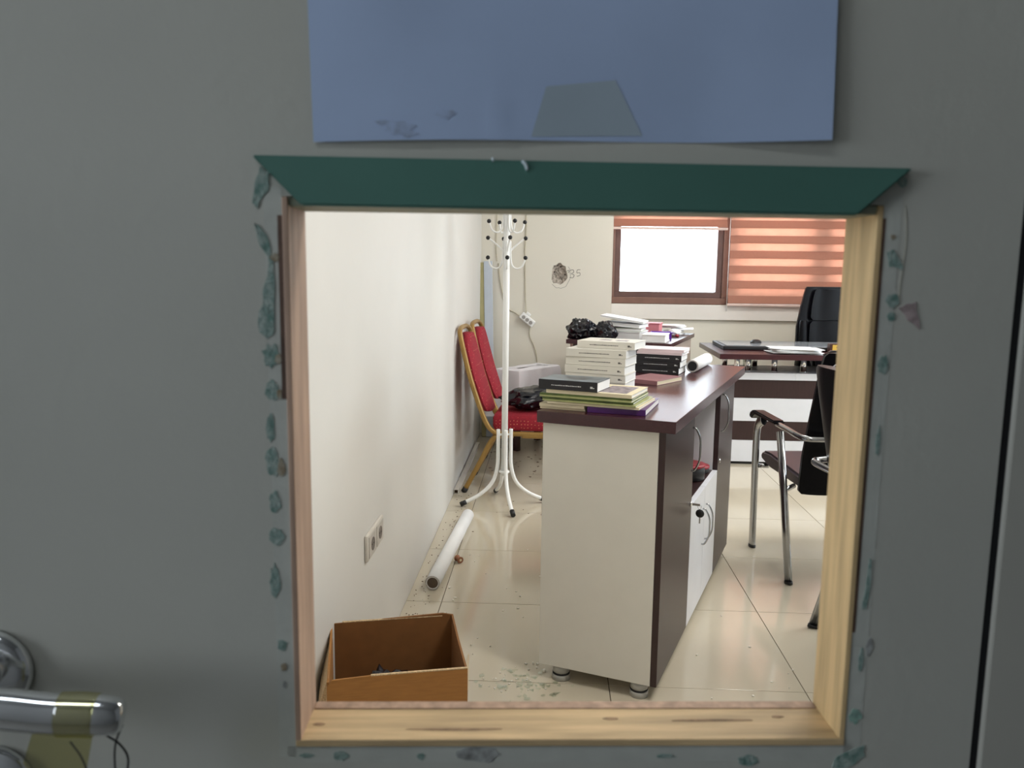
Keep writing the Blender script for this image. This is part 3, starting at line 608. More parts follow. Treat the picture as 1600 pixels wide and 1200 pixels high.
def sheets(name, label, base, ang, x, y, z, sx, sy, n, t, m, seed, cat='papers', spread=4, tilt=0, grp=None):
    o = thing(name, label, cat, base(x, y, z), ang, grp); rnd = random.Random(seed)
    for k in range(n):
        b = B(); g = []
        for j in range(5):
            row = []
            for i_ in range(7):
                u, v = i_ / 6 - 0.5, j / 4 - 0.5
                row.append(b.bm.verts.new((u * sx, v * sy, 0.4 * t * math.sin(3 * u + seed + k) * (u + 0.5) ** 2)))
            g.append(row)
        for j in range(4):
            for i_ in range(6): b.bm.faces.new((g[j][i_], g[j][i_ + 1], g[j + 1][i_ + 1], g[j + 1][i_])).smooth = True
        p = b.obj('sheet', m, o, (rnd.uniform(-1, 1) * 0.006 * spread, rnd.uniform(-1, 1) * 0.006 * spread, 0.5 * t + k * t), R(rnd.uniform(-spread, spread) * 2.0), fix=False)
        p.rotation_euler[1] = R(tilt * k)
        s_ = p.modifiers.new('thick', 'SOLIDIFY'); s_.thickness = t * 0.6
    return o
# piles on the cluttered desk: folders and paper packets
def packet(name, label, x, y, z, sx, sy, t, m, rot=0, tilt=0, cat='folder', pm=None):
    o = thing(name, label, cat, lw(x, y, z), LA + R(rot)); o.rotation_euler[1] = R(tilt)
    B().box(-sx / 2, sx / 2, -sy / 2, sy / 2, 0, t * 0.12, 0.0004).obj('cover', m, o)
    B().box(-sx / 2 + 0.004, sx / 2 - 0.004, -sy / 2 + 0.004, sy / 2 - 0.004, t * 0.13, t * 0.87, 0.0004).obj('pages', pm or wpap_m, o)
    B().box(-sx / 2, sx / 2, -sy / 2, sy / 2, t * 0.88, t, 0.0004).obj('cover', m, o)
    return o
gw = mat('grey_green_card', rgb(186, 192, 176), 0.6, var=0.04)
packet('paper_packet', 'thick white paper packet at the front of the cluttered desk', -0.115, 0.14, LZ + 0.0005, 0.155, 0.22, 0.05, wpap_m, 3, cat='papers')
packet('paper_packet', 'white paper packet lowest in the folder heap', -0.355, 0.27, LZ + 0.0005, 0.27, 0.24, 0.055, wpap_m, -2, cat='papers')
packet('card_folder', 'grey green folder bulging with papers in the heap', -0.36, 0.27, LZ + 0.056, 0.27, 0.24, 0.022, gw, 4, 0)
packet('card_folder', 'pale folder slanting in the middle of the heap', -0.35, 0.27, LZ + 0.086, 0.26, 0.23, 0.022, wpap_m, -4, 3)
packet('card_folder', 'white folder on top of the heap, tilted up to the left', -0.36, 0.27, LZ + 0.130, 0.30, 0.24, 0.012, wpap_m, 3, 8)
pk = thing('pink_box', 'small pink cardboard box behind the folder heap', 'box', lw(-0.26, 0.64, LZ + 0.0005), LA)
B().box(-0.08, 0.08, -0.06, 0.06, 0, 0.085, 0.002).obj('body', pinkb_m, pk); B().box(-0.13, 0.085, -0.065, 0.065, 0.0855, 0.092, 0.001).obj('lid', pinkb_m, pk)
vb = thing('violet_tray', 'violet plastic tray on the cluttered desk', 'tray', lw(-0.13, 0.40, LZ + 0.0005), LA + R(12))
b = B(); b.box(-0.07, 0.07, -0.05, 0.05, 0, 0.004); b.box(-0.07, -0.066, -0.05, 0.05, 0.004, 0.045); b.box(0.066, 0.07, -0.05, 0.05, 0.004, 0.045); b.box(-0.066, 0.066, -0.05, -0.046, 0.004, 0.045); b.box(-0.066, 0.066, 0.046, 0.05, 0.004, 0.045)
b.obj('body', purpp_m, vb); B().box(-0.082, 0.082, -0.06, -0.05, 0.040, 0.046, 0.001).obj('rim', purpp_m, vb)
sheets('loose_papers', 'loose crumpled papers at the window end of the cluttered desk', lw, LA, -0.10, 0.83, LZ + 0.008, 0.16, 0.16, 5, 0.014, wpap_m, 4, spread=8)
o = crumple('crumpled_wrapper', wpap_m, *lw(-0.075, 0.62, LZ + 0.028), 0.05, 0.05, 0.028, 21, 0.5, 3, 3, LZ); tag(o, 'crumpled white wrapper beside the pink box', 'wrapper')
o = crumple('red_scrap', redp_m, *lw(-0.045, 0.55, LZ + 0.011), 0.016, 0.014, 0.011, 23, 0.4, 3, 2, LZ); tag(o, 'small dark red scrap on the cluttered desk', 'scrap')
o = crumple('black_bag', bag_m, *lw(-0.622, 0.130, LZ + 0.055), 0.105, 0.12, 0.085, 5, 0.5, 1.6, 5, LZ + 0.0005); tag(o, 'shiny black plastic bag behind the white book stack', 'plastic bag')
o = crumple('black_bag', bag_m, *lw(-0.435, 0.055, LZ + 0.05), 0.075, 0.06, 0.08, 8, 0.45, 1.7, 5, LZ + 0.0005); tag(o, 'smaller black plastic bag against the folder heap', 'plastic bag')

# ------------------------------------------------------------------ main desk
md = thing('office_desk', 'dark topped desk raised on chrome posts with striped white front', 'desk', (1.13, 5.42, 0))
B().prism([(0.0, 0), (1.85, 0), (1.85, 0.62), (1.78, 0.72), (0.15, 0.88), (0.02, 0.88)], 'z', 0.745, 0.78, 0.0015).obj('top', wenge_m, md)['label'] = 'dark brown desktop'
part(md, 'lower_top', lamc_m, 0.10, 0.545, 0.13, 0.60, 0.594, 0.642, label='white lower top')
part(md, 'lower_top', lamc_m, 0.546, 1.70, 0.13, 0.60, 0.594, 0.642, label='white lower top')
part(md, 'front_panel', wengev_m, 0.10, 1.70, 0.145, 0.165, 0.466, 0.5935, label='dark stripe')
part(md, 'front_panel', lamc_m, 0.10, 1.70, 0.140, 0.165, 0.306, 0.465, label='white stripe')
part(md, 'front_panel', wengev_m, 0.10, 1.70, 0.145, 0.165, 0.171, 0.305, label='dark stripe')
part(md, 'front_panel', lamc_m, 0.10, 1.70, 0.140, 0.165, 0.020, 0.170, label='white stripe')
part(md, 'plinth', black_m, 0.11, 1.69, 0.155, 0.165, 0.0, 0.0195)
part(md, 'side_panel', lamc_m, 0.10, 0.12, 0.1655, 0.60, 0.0, 0.5935); part(md, 'side_panel', lamc_m, 1.68, 1.70, 0.1655, 0.60, 0.0, 0.5935)
for x, y in ((0.14, 0.50), (0.16, 0.2), (0.24, 0.22), (0.36, 0.52), (0.42, 0.22), (0.62, 0.22), (1.1, 0.22), (1.6, 0.22), (1.1, 0.5), (1.6, 0.5)):
    B().lathe([(0.024, 0.6425), (0.024, 0.648), (0.019, 0.649), (0.019, 0.738), (0.024, 0.739), (0.024, 0.7445)], (x, y, 0), 'z', 20).obj('post', chrome_m, md)
gl = thing('drinking_glass', 'clear glass standing under the raised desktop', 'glass', (1.40, 5.78, 0.6425))
B().lathe([(0.026, 0), (0.03, 0.002), (0.034, 0.085), (0.032, 0.085), (0.028, 0.006), (0.001, 0.006)], seg=20).obj('bowl', shard_m, gl)
pd = thing('desk_pad', 'large black framed glossy pad lying flat on the office desk', 'desk pad', (1.72, 5.95, 0.7805), R(-1.5))
B().box(-0.50, 0.62, -0.24, 0.22, 0, 0.028, 0.006).obj('base', black_m, pd); B().box(-0.475, 0.60, -0.225, 0.20, 0.0281, 0.031, 0.001).obj('glossy_surface', pad_m, pd)
ms_ = thing('computer_mouse', 'small black mouse on the glossy desk pad', 'mouse', (1.50, 5.98, 0.8117), R(60))
shade(B().lathe([(0.048, 0.0), (0.048, 0.006), (0.04, 0.016), (0.024, 0.023), (0.002, 0.025)], seg=24).obj('body', black_m, ms_)); ms_.scale = (1.2, 0.8, 1)
sheets('paper_pile', 'untidy pile of white papers at the desk front edge', lambda x, y, z: Vector((x, y, z)), 0, 1.66, 5.56, 0.781, 0.30, 0.19, 8, 0.005, wpap_m, 2, spread=5)
yp = thing('name_block', 'yellow fronted dark wooden block on the office desk', 'name plate', (1.975, 5.62, 0.7805))
B().box(-0.06, 0.16, 0.0, 0.06, 0, 0.062, 0.002).obj('block', mat('dark_wood', rgb(70, 40, 28), 0.4), yp); B().box(-0.045, 0.15, -0.003, 0.0, 0.008, 0.055, 0.001).obj('plate', yel_m, yp)
B().box(-0.02, 0.14, -0.0036, -0.0028, 0.036, 0.041).obj('print_line', mat('dark_print', rgb(110, 70, 30), 0.6), yp)

# executive chair
ex = thing('executive_chair', 'high backed black leather executive chair behind the desk', 'chair', (2.28, 6.55, 0), R(4))
def pad(pts_w, y_of, thick, m, name, parent, seg=14):
    b = B(); rows = []
    for (z, hw) in pts_w:
        row = []
        for i_ in range(seg + 1):
            u = 2 * i_ / seg - 1; edge = (1 - abs(u) ** 5)
            row.append((u * hw, y_of(z, u), thick * (0.25 + 0.75 * edge)))
        rows.append(row)
    F = [[b.bm.verts.new((x, y - t_ / 2, z)) for (x, y, t_) in row] for row, (z, _) in zip(rows, pts_w)]
    K = [[b.bm.verts.new((x, y + t_ / 2, z)) for (x, y, t_) in row] for row, (z, _) in zip(rows, pts_w)]
    nr = len(F)
    for j in range(nr - 1):
        for i_ in range(seg):
            b.bm.faces.new((F[j][i_], F[j][i_ + 1], F[j + 1][i_ + 1], F[j + 1][i_])); b.bm.faces.new((K[j][i_], K[j + 1][i_], K[j + 1][i_ + 1], K[j][i_ + 1]))
        for i_ in (0, seg): b.bm.faces.new((F[j][i_], F[j + 1][i_], K[j + 1][i_], K[j][i_]))
    for j in (0, nr - 1):
        for i_ in range(seg): b.bm.faces.new((F[j][i_], F[j][i_ + 1], K[j][i_ + 1], K[j][i_]))
    return shade(b.obj(name, m, parent), 50)
cv = lambda z, u: 0.02 + 0.10 * (z - 0.5) - 0.05 * u * u
pad([(0.50, 0.27), (0.6, 0.30), (0.75, 0.335), (0.9, 0.33), (1.05, 0.30), (1.15, 0.275), (1.20, 0.262), (1.215, 0.25)], cv, 0.09, leath_m, 'backrest', ex)
pad([(0.955, 0.215), (0.975, 0.235), (1.05, 0.230), (1.13, 0.218), (1.18, 0.205), (1.195, 0.19)], lambda z, u: cv(z, u) - 0.045, 0.07, leath_m, 'head_cushion', ex)
pad([(0.52, 0.20), (0.56, 0.235), (0.7, 0.245), (0.85, 0.245), (0.925, 0.240), (0.948, 0.22)], lambda z, u: cv(z, u) - 0.045, 0.075, leath_m, 'back_cushion', ex)
for s in (-1, 1):
    pad([(0.55, 0.030), (0.7, 0.036), (0.85, 0.036), (0.935, 0.032), (0.95, 0.024)], lambda z, u: cv(z, 0.85) - 0.035, 0.06, leath_m, 'side_bolster', ex, 8).location[0] = s * 0.282
shade(B().box(-0.27, 0.27, -0.50, 0.03, 0.42, 0.53, 0.04).obj('seat', leath_m, ex))
for s in (-1, 1):
    B().tube(curve([(s * 0.30, -0.02, 0.46), (s * 0.33, -0.05, 0.62), (s * 0.33, -0.18, 0.68), (s * 0.33, -0.36, 0.67), (s * 0.31, -0.40, 0.50), (s * 0.27, -0.3, 0.45)], 6), 0.018, 10).obj('armrest', black_m, ex)
B().tube([(0, -0.22, 0.09), (0, -0.22, 0.42)], 0.03, 16).obj('column', chrome_m, ex)
for k in range(5):
    a = 2 * PI * k / 5 + 0.3
    l = B().tube([(0, -0.22, 0.10), (0.28 * math.cos(a), -0.22 + 0.28 * math.sin(a), 0.065)], [0.025, 0.015], 10).obj('base_spoke', black_m, ex)
    B().lathe([(0.025, -0.012), (0.028, -0.008), (0.028, 0.008), (0.025, 0.012)], (0.28 * math.cos(a), -0.22 + 0.28 * math.sin(a), 0.0285), 'x', 16).obj('castor', black_m, l)

# visitor chairs
def visitor(label, loc, rot):
    t = thing('visitor_chair', label, 'chair', loc, rot, 'black visitor chairs with chrome legs')
    for s in (-1, 1):
        X = 0.27 * s
        B().tube(curve([(X, 0.235, 0.004), (X, 0.245, 0.25), (X, 0.255, 0.50), (X, 0.24, 0.60), (X, 0.17, 0.638)], 6), 0.0265, 14, flat=0.55, up=(0, 1, 0)).obj('front_leg', tube_m, t)
        B().tube([(X, -0.235, 0.004), (X, -0.13, 0.35), (X, -0.04, 0.622)], 0.0265, 14, flat=0.55, up=(0, 1, 0)).obj('rear_leg', tube_m, t)
        ap = B(); ap.prism([(0.285, 0.622), (0.30, 0.640), (0.285, 0.662), (0.24, 0.672), (-0.02, 0.668), (-0.025, 0.652), (0.24, 0.652)], 'x', X - 0.027, X + 0.027, 0.006); shade(ap.obj('arm_pad', leath_m, t))
        B().tube([(X, 0.235, 0.0005), (X, 0.2352, 0.012)], 0.0275, 14, flat=0.57, up=(0, 1, 0)).obj('foot_cap', black_m, t); B().tube([(X, -0.236, 0.0005), (X, -0.234, 0.012)], 0.0275, 14, flat=0.57, up=(0, 1, 0)).obj('foot_cap', black_m, t)
        B().tube([(X, 0.248, 0.40), (X * 0.8, 0.22, 0.405)], 0.011, 10).obj('seat_bracket', tube_m, t)
        B().tube([(X, -0.125, 0.38), (X * 0.8, -0.10, 0.395)], 0.011, 10).obj('seat_bracket', tube_m, t)
    B().tube(curve([(-0.27, 0.0, 0.650), (-0.27, -0.15, 0.648), (-0.27, -0.235, 0.645), (-0.255, -0.285, 0.643), (-0.20, -0.297, 0.642), (0, -0.297, 0.642), (0.20, -0.297, 0.642), (0.255, -0.285, 0.643), (0.27, -0.235, 0.645), (0.27, -0.15, 0.648), (0.27, 0.0, 0.650)], 5), 0.013, 10, flat=0.9).obj('back_rail', tube_m, t)
    st = B(); st.prism([(0.27, 0.425), (0.285, 0.445), (0.265, 0.47), (0.18, 0.478), (-0.20, 0.462), (-0.21, 0.41), (0.18, 0.41)], 'x', -0.235, 0.235, 0.010); shade(st.obj('seat', plum_m, t))
    pad([(0.385, 0.225), (0.40, 0.238), (0.55, 0.240), (0.68, 0.236), (0.80, 0.230), (0.92, 0.224), (0.985, 0.215), (1.0, 0.20)], lambda z, u: -0.195 - 0.125 * max(0, z - 0.45) / 0.55, 0.062, leath_m, 'backrest', t)
    pad([(0.93, 0.16), (0.95, 0.195), (0.99, 0.195), (1.005, 0.17)], lambda z, u: -0.272, 0.06, leath_m, 'head_roll', t)
visitor('black visitor chair facing the desk, its whole left side showing', (1.285, 3.62, 0), R(5))
visitor('black visitor chair nearest the door, mostly cut off by the opening', (1.288, 2.705, 0), R(-80))

# ------------------------------------------------------------------ coat rack
cr = thing('coat_rack', 'white metal coat rack with curved legs and black knobs', 'coat rack', (-0.245, 4.43, 0))
B().tube([(0, 0, 0.17), (0, 0, 1.78)], 0.0175, 18).obj('pole', whmet_m, cr)
B().lathe([(0.026, 0.185), (0.03, 0.188), (0.03, 0.196), (0.026, 0.199)], seg=20).obj('collar', whmet_m, cr)
for k in range(4):
    a = R(15 + 90 * k); c, s = math.cos(a), math.sin(a)
    P = lambda r, z: (r * c, r * s, z)
    l = B().tube(curve([P(0.036, 0.435), P(0.036, 0.33), P(0.040, 0.22), P(0.07, 0.13), P(0.14, 0.065), P(0.238, 0.018)], 7), 0.0105, 10).obj('leg', whmet_m, cr)
    B().tube([P(0.215, 0.027), P(0.249, 0.013)], 0.0135, 12).obj('rubber_foot', black_m, l)
    B().box(0.015, 0.04, -0.006, 0.006, 0.40, 0.41, M=Matrix.Rotation(a, 4, 'Z')).obj('leg_clip', whmet_m, l)
for k in range(4):
    for (z0, kind, da) in ((1.38, 0, 0), (1.485, 1, 8), (1.572, 0, 22), (1.70, 1, 0)):
        a = R(0 + 90 * k + da + (5 if k % 2 else 0)); c, s = math.cos(a), math.sin(a); P = lambda r, z: (r * c, r * s, z)
        if kind == 0: pts = [P(0.019, z0 + 0.09), P(0.021, z0 + 0.01), P(0.030, z0 - 0.04), P(0.055, z0 - 0.058), P(0.085, z0 - 0.045), P(0.10, z0 - 0.003)]
        else: pts = [P(0.019, z0 - 0.075), P(0.024, z0 - 0.065), P(0.055, z0 - 0.035), P(0.10, z0)]
        hk = B().tube(curve(pts, 6), 0.0048, 8).obj('hook', whmet_m, cr)
        kp = P(0.102, z0); b = B(); bmesh.ops.create_uvsphere(b.bm, u_segments=12, v_segments=8, radius=0.0115, matrix=Matrix.Translation(kp)); shade(b.obj('knob', black_m, hk), 80)

# ------------------------------------------------------------------ red banquet chairs
def banquet(label, loc):
    t = thing('banquet_chair', label, 'chair', loc, R(-3), 'red banquet chairs along the wall')
    b = B()                                    # local x = world X + 0.20 ; y = along the wall
    hy = 0.195; side = lambda y, s: [(-0.318, y, 0.93), (-0.295, y * 1.04, 0.83), (-0.255, y * 1.06, 0.68), (-0.205, y * 1.06, 0.53), (-0.165, y * 1.05, 0.43), (-0.125, y * 1.05, 0.378), (-0.06, y * 1.05, 0.364), (0.22, y * 1.05, 0.364)]
    lf, rt = side(-hy, -1), side(hy, 1)
    path = curve(lf[::-1] + [(-0.33, -hy * 0.72, 0.965), (-0.333, 0, 0.972), (-0.33, hy * 0.72, 0.965)] + rt, 5)
    B().tube(path, 0.0148, 10).obj('back_frame', gold_m, t)
    for s in (-1, 1):
        y = hy * 1.05 * s
        l = B().tube(curve([(0.0, y, 0.352), (-0.09, y, 0.345), (-0.135, y, 0.31), (-0.19, y, 0.20), (-0.288, y, 0.012)], 5), 0.0148, 10).obj('rear_leg', gold_m, t)
        B().tube([(-0.280, y, 0.028), (-0.294, y, 0.002)], 0.0175, 10).obj('rubber_foot', black_m, l)
        l = B().tube(curve([(0.05, y, 0.352), (0.20, y, 0.35), (0.225, y, 0.32), (0.24, y, 0.20), (0.255, y, 0.012)], 5), 0.0148, 10).obj('front_leg', gold_m, t)
        B().tube([(0.2545, y, 0.028), (0.2555, y, 0.002)], 0.0175, 10).obj('rubber_foot', black_m, l)
    B().tube([(0.21, -hy, 0.36), (0.21, hy, 0.36)], 0.0115, 10).obj('cross_bar', gold_m, t)
    B().tube([(-0.20, -hy, 0.185), (-0.20, hy, 0.185)], 0.009, 10).obj('cross_bar', gold_m, t)
    b = B(); b.box(-0.125, 0.235, -0.205, 0.205, 0.376, 0.478, 0.028); shade(b.obj('seat', red_m, t))
    rows = [(0.475, 0.11), (0.485, 0.145), (0.53, 0.172), (0.68, 0.186), (0.80, 0.178), (0.86, 0.162), (0.90, 0.138), (0.925, 0.11), (0.938, 0.07)]
    ref = [(0.43, -0.165), (0.53, -0.205), (0.68, -0.255), (0.83, -0.295), (0.95, -0.322)]
    def fx(z):
        for (a, xa), (c, xc) in zip(ref, ref[1:]):
            if z <= c: return xa + (xc - xa) * (z - a) / (c - a)
        return ref[-1][1]
    o = pad(rows, lambda z, u: -fx(z) - 0.014, 0.058, red_m, 'back_pad', t)      # built facing -y, turned to face +x
    o.rotation_euler[2] = R(90)
banquet('red banquet chair nearest the coat rack with a black bag on its seat', (-0.195, 4.86, 0))
banquet('red banquet chair second along the wall, next to the covered table', (-0.170, 5.35, 0))
o = crumple('black_bag', bag_m, -0.10, 4.83, 0.548, 0.185, 0.15, 0.068, 31, 0.6, 1.7, 4, 0.4785); tag(o, 'black plastic bag lying on the red chair seat', 'plastic bag')

# ------------------------------------------------------------------ covered table
ta = math.atan2(0.81, 0.58); TO = Vector((-0.222, 5.76, 0))
tb = thing('covered_table', 'low table hidden under a white cloth by the back wall', 'table', TO, ta)
part(tb, 'tabletop', wenge_m, 0.02, 0.49, 0.02, 0.195, 0.57, 0.588)
for x in (0.05, 0.46):
    for y in (0.05, 0.165): part(tb, 'leg', wenge_m, x - 0.02, x + 0.02, y - 0.02, y + 0.02, 0, 0.5695)
b = B(); per = []; a_, c_ = 0.50, 0.21
for (x0, y0, x1, y1, n) in ((0, 0, a_, 0, 20), (a_, 0, a_, c_, 10), (a_, c_, 0, c_, 20), (0, c_, 0, 0, 10)):
    for k in range(n): per.append((x0 + (x1 - x0) * k / n, y0 + (y1 - y0) * k / n))
cx_, cy_ = a_ / 2, c_ / 2; rings = []
for j, (z, grow) in enumerate(((0.600, -0.10), (0.602, -0.01), (0.596, 0.006), (0.57, 0.010), (0.50, 0.014), (0.42, 0.02), (0.33, 0.026), (0.25, 0.03))):
    ring = []
    for k, (x, y) in enumerate(per):
        d = Vector((x - cx_, y - cy_)); d.x = math.copysign(max(0, abs(d.x) - a_ / 2 + 0.06), d.x); d.y = math.copysign(max(0, abs(d.y) - c_ / 2 + 0.06), d.y)
        if d.length > 0: d.normalize()
        corner = 1.0 if (abs(x - cx_) > a_ / 2 - 0.03 and abs(y - cy_) > c_ / 2 - 0.03) else 0.0
        f = grow + max(0, j - 2) * (0.005 * math.sin(k * 0.9) + 0.009 * corner)
        ring.append(b.bm.verts.new((x + d.x * f, y + d.y * f, z + 0.004 * math.sin(k * 0.7) * (j < 2) * 0.4)))
    rings.append(ring)
n = len(per)
for j in range(len(rings) - 1):
    for k in range(n): b.bm.faces.new((rings[j][k], rings[j][(k + 1) % n], rings[j + 1][(k + 1) % n], rings[j + 1][k]))
b.bm.faces.new(rings[0])
o = b.obj('tablecloth', clothl_m, None, TO, ta); shade(o, 35); tag(o, 'white lilac cloth draped over the low table', 'tablecloth')

# ------------------------------------------------------------------ leaning board, cables, socket strip
lb = thing('leaning_board', 'narrow bluish white board standing in the back corner', 'board', (-0.475, 6.30, 0))
lb.rotation_euler[0] = R(-3.0); lb.rotation_euler[1] = R(-1.5)
B().box(-0.02, 0.045, -0.01, 0.03, 0.002, 1.385, 0.002).obj('panel', panel_m, lb); B().box(-0.055, -0.0205, -0.005, 0.03, 0.002, 1.375, 0.002).obj('edge', olive_m, lb)
yb = YB - 0.006
ps = thing('power_strip', 'white power strip hanging by its cable on the back wall', 'power strip', (-0.185, YB - 0.03, 0.93))
ps.rotation_euler[1] = R(38)
B().box(-0.065, 0.065, -0.02, 0.022, -0.028, 0.028, 0.008).obj('body', whmet_m, ps)
for x in (-0.035, 0.0, 0.035): B().lathe([(0.015, -0.021), (0.015, -0.0195), (0.012, -0.018)], (x, 0, -0.002), 'y', 16).obj('socket', mat('socket_grey', rgb(160, 158, 154), 0.5), ps)
B().box(-0.04, 0.0, -0.014, 0.014, 0.028, 0.05, 0.005).obj('plug', whmet_m, ps)
def cable(label, pts, r=0.0035):
    o = B().tube(curve(pts, 8), r, 8).obj('cable', cable_m); tag(o, label, 'cable', 'cables on the back wall')
cable('thin cable running straight up from the power strip', [(-0.212, yb, 2.1), (-0.205, yb, 1.70), (-0.212, yb, 1.45), (-0.205, yb, 1.15), (-0.195, yb - 0.01, 0.98)])
cable('thin cable drooping from the leaning board to the power strip', [(-0.42, yb, 1.37), (-0.40, yb, 1.2), (-0.35, yb, 1.03), (-0.28, yb, 0.98), (-0.24, yb - 0.015, 0.95)])
cable('thin cable hanging below the power strip to the covered table', [(-0.165, yb - 0.01, 0.89), (-0.165, yb, 0.80), (-0.13, yb, 0.72), (-0.105, yb, 0.61), (-0.10, yb, 0.3), (-0.09, yb, 0.02)])
cable('thin looped cable along the window side of the coat rack', [(-0.435, yb, 2.1), (-0.435, yb, 1.7), (-0.44, yb, 1.5), (-0.43, yb, 1.385)], 0.003)
# wall socket
sk = thing('wall_socket', 'double ivory socket plate low on the left wall', 'socket', (XL + 0.0003, 2.47, 0.46))
shade(B().box(0, 0.011, -0.115, 0.115, -0.042, 0.042, 0.004).obj('plate', sock_m, sk))
for s in (-1, 1):
    g_ = B().box(0.011, 0.0135, s * 0.055 - 0.047, s * 0.055 + 0.047, -0.034, 0.034, 0.001).obj('socket_insert', mat('insert_grey', rgb(196, 190, 182), 0.4), sk)
    B().lathe([(0.021, 0.0138), (0.021, 0.0152), (0.0195, 0.0152), (0.0185, 0.0139)], (0, s * 0.055, 0), 'x', 24).obj('socket_ring', mat('ring_shadow', rgb(120, 112, 106), 0.5), g_)
    b = B()
    for d in (-0.009, 0.009): b.lathe([(0.003, 0.0138), (0.003, 0.0146)], (0, s * 0.055 + d, 0), 'x', 10)
    b.obj('pin_holes', black_m, g_)['kind'] = 'stuff'

# ------------------------------------------------------------------ things on the floor
roll('poster_roll', 'long white paper roll lying on the floor along the left wall', (-0.466, 3.17, 0.0005), (-0.417, 4.12, 0.0005), 0.031, 0.023, wpap_m, mat('roll_shade', rgb(96, 82, 70), 0.9))
bl = thing('copper_spool', 'tiny copper brown spool beside the floor paper roll', 'spool', (-0.395, 3.50, 0.016), R(35))
B().lathe([(0.014, -0.018), (0.015, -0.015), (0.010, -0.012), (0.010, 0.012), (0.015, 0.015), (0.014, 0.018)], (0, 0, 0), 'y', 16).obj('body', copper_m, bl); B().lathe([(0.006, -0.0186), (0.006, -0.018)], (0, 0, 0), 'y', 12).obj('cap', cpap_m, bl)
dt = thing('cable_duct', 'thin empty cable duct lying along the foot of the left wall', 'cable duct', (XL + 0.017, 4.62, 0.0005), R(-0.3))
b = B(); b.box(-0.013, 0.013, 0, 1.35, 0, 0.002); b.box(-0.013, -0.011, 0, 1.35, 0.002, 0.024); b.box(0.011, 0.013, 0, 1.35, 0.002, 0.024); b.obj('channel', sock_m, dt)
B().box(-0.0135, 0.0135, 0.002, 1.35, 0.0241, 0.026).obj('lid', sock_m, dt); B().box(-0.0105, 0.0105, 0.02, 0.022, 0.0021, 0.0239).obj('inside_shade', mat('duct_shade', rgb(80, 60, 44), 0.9), dt)  # dark plate painted as the shade inside the empty duct
# cardboard box
bo = thing('cardboard_box', 'open brown cardboard box against the left wall', 'box', (-0.496, 1.715, 0), math.atan2(0.075, 0.313))
BW, BD, BH, TH = 0.325, 0.30, 0.38, 0.005
b = B(); b.prism([(0, 0), (BW, 0), (BW, BH - 0.002), (0.10, BH), (0.012, BH - 0.004), (0, BH - 0.02)], 'y', 0, TH); fr = b.obj('front_wall', card_m, bo)
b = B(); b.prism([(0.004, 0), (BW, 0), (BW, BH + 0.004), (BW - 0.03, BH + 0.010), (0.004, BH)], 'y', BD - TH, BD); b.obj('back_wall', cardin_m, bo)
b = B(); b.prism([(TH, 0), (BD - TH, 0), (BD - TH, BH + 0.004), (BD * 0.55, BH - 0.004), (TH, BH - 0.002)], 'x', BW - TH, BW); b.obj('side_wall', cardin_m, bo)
b = B(); b.prism([(TH, 0), (BD - TH, 0), (BD - TH, BH), (BD * 0.5, BH - 0.006), (TH, BH - 0.01)], 'x', 0, TH); b.obj('side_wall', card_m, bo)
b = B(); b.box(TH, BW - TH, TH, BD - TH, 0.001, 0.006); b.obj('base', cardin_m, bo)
for (x0, x1, y0, y1, z_) in ((0.10, BW, -0.0005, TH + 0.0005, BH - 0.001), (0.03, BW - 0.03, BD - TH - 0.0005, BD + 0.0005, BH + 0.0015)): B().box(x0, x1, y0, y1, z_, z_ + 0.003, 0.0005).obj('torn_rim', cardedge_m, bo)
b = B(); b.prism([(-0.022, 0.30), (0.003, BH - 0.006), (0.001, 0.02)], 'y', 0.02, 0.26); b.obj('side_flap', cardedge_m, bo)
p = bo.matrix_basis @ Vector((0.15, 0.15, 0.17))
o = crumple('black_bag', bag_m, p.x, p.y, 0.165, 0.085, 0.085, 0.155, 44, 0.35, 1.8, 4, 0.0075); tag(o, 'crumpled black bag inside the cardboard box', 'plastic bag')
b = B(); b.prism([(-0.262, 2.62), (-0.258, 2.62), (-0.238, 2.40), (-0.238, 2.30), (-0.262, 2.40)], 'z', 0.0004, 0.003)
tag(b.obj('plastic_strip', mat('tan_strip', rgb(206, 188, 158), 0.5)), 'thin tan strip lying on the floor beside the box', 'strip')
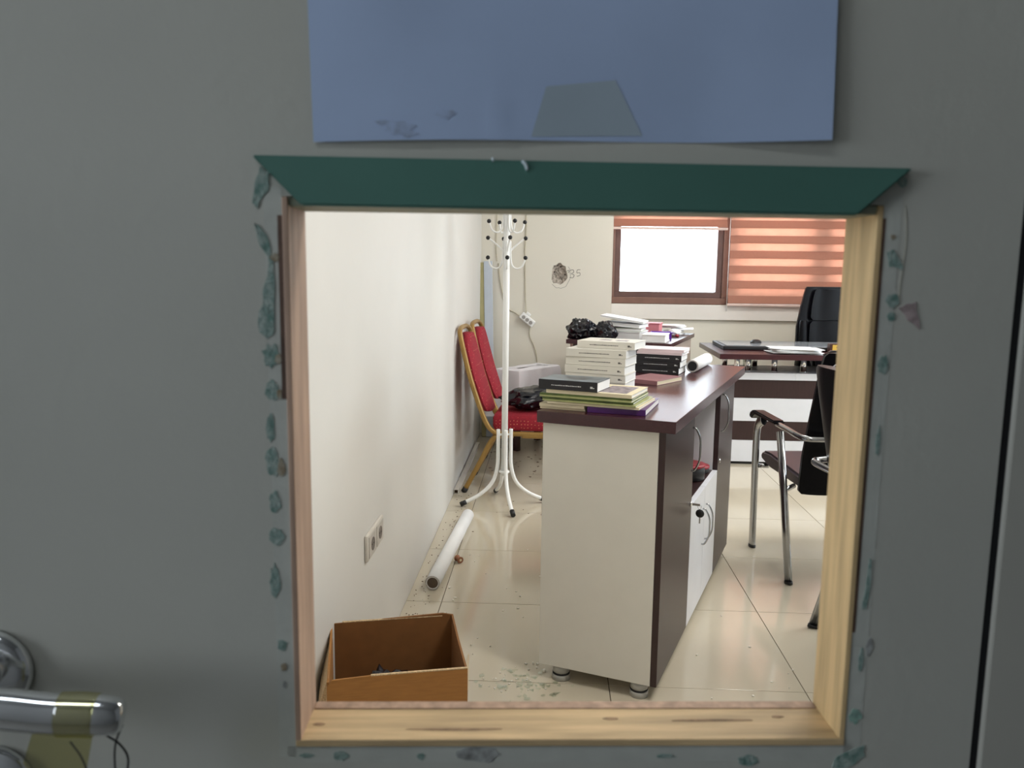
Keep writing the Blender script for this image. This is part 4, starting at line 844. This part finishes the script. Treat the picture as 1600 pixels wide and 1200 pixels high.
# rubble: glass splinters and plaster crumbs
def scatter(name, m, label, cat, spots, seed):
    rnd = random.Random(seed); b = B()
    for (cx, cy, rx, ry, n, s0, s1, h) in spots:
        for _ in range(n):
            x = cx + rnd.gauss(0, rx); y = cy + rnd.gauss(0, ry)
            if x < XL + 0.02: continue
            s = rnd.uniform(s0, s1); a = rnd.uniform(0, PI); k = rnd.choice((3, 4, 5)); e = rnd.uniform(0.35, 1)
            pts = []
            for i_ in range(k):
                q = 2 * PI * i_ / k + rnd.uniform(-0.4, 0.4); r_ = s * rnd.uniform(0.6, 1.1)
                u, v = r_ * math.cos(q), r_ * e * math.sin(q)
                pts.append((x + u * math.cos(a) - v * math.sin(a), y + u * math.sin(a) + v * math.cos(a)))
            b.prism(pts, 'z', 0.0003, 0.0003 + h * rnd.uniform(0.6, 1.4))
    o = b.obj(name, m); tag(o, label, cat, kind='stuff')
scatter('glass_splinters', shard_m, 'heap of broken glass splinters on the floor by the sideboard', 'glass splinters', [(-0.085, 2.44, 0.055, 0.045, 48, 0.004, 0.017, 0.003), (0.0, 2.40, 0.06, 0.03, 12, 0.004, 0.012, 0.003)], 1)
scatter('plaster_crumbs', mat('plaster_white', rgb(236, 232, 222), 0.9), 'white plaster crumbs scattered over the tiles', 'crumbs', [(-0.2, 2.85, 0.13, 0.25, 26, 0.002, 0.007, 0.004), (-0.25, 3.4, 0.15, 0.3, 14, 0.002, 0.006, 0.003), (0.7, 2.6, 0.18, 0.25, 10, 0.002, 0.006, 0.004), (-0.08, 2.44, 0.05, 0.04, 24, 0.002, 0.006, 0.003), (-0.02, 2.55, 0.03, 0.02, 6, 0.004, 0.009, 0.005)], 2)
scatter('dirt_flecks', mat('dirt', rgb(96, 76, 64), 0.95), 'dark dirt flecks along the wall and under the chairs', 'dirt', [(-0.50, 3.0, 0.03, 0.25, 60, 0.0015, 0.004, 0.002), (-0.49, 3.9, 0.03, 0.5, 50, 0.0015, 0.005, 0.002), (-0.1, 5.6, 0.2, 0.3, 70, 0.003, 0.016, 0.002), (-0.3, 4.3, 0.15, 0.2, 16, 0.002, 0.007, 0.002)], 3)
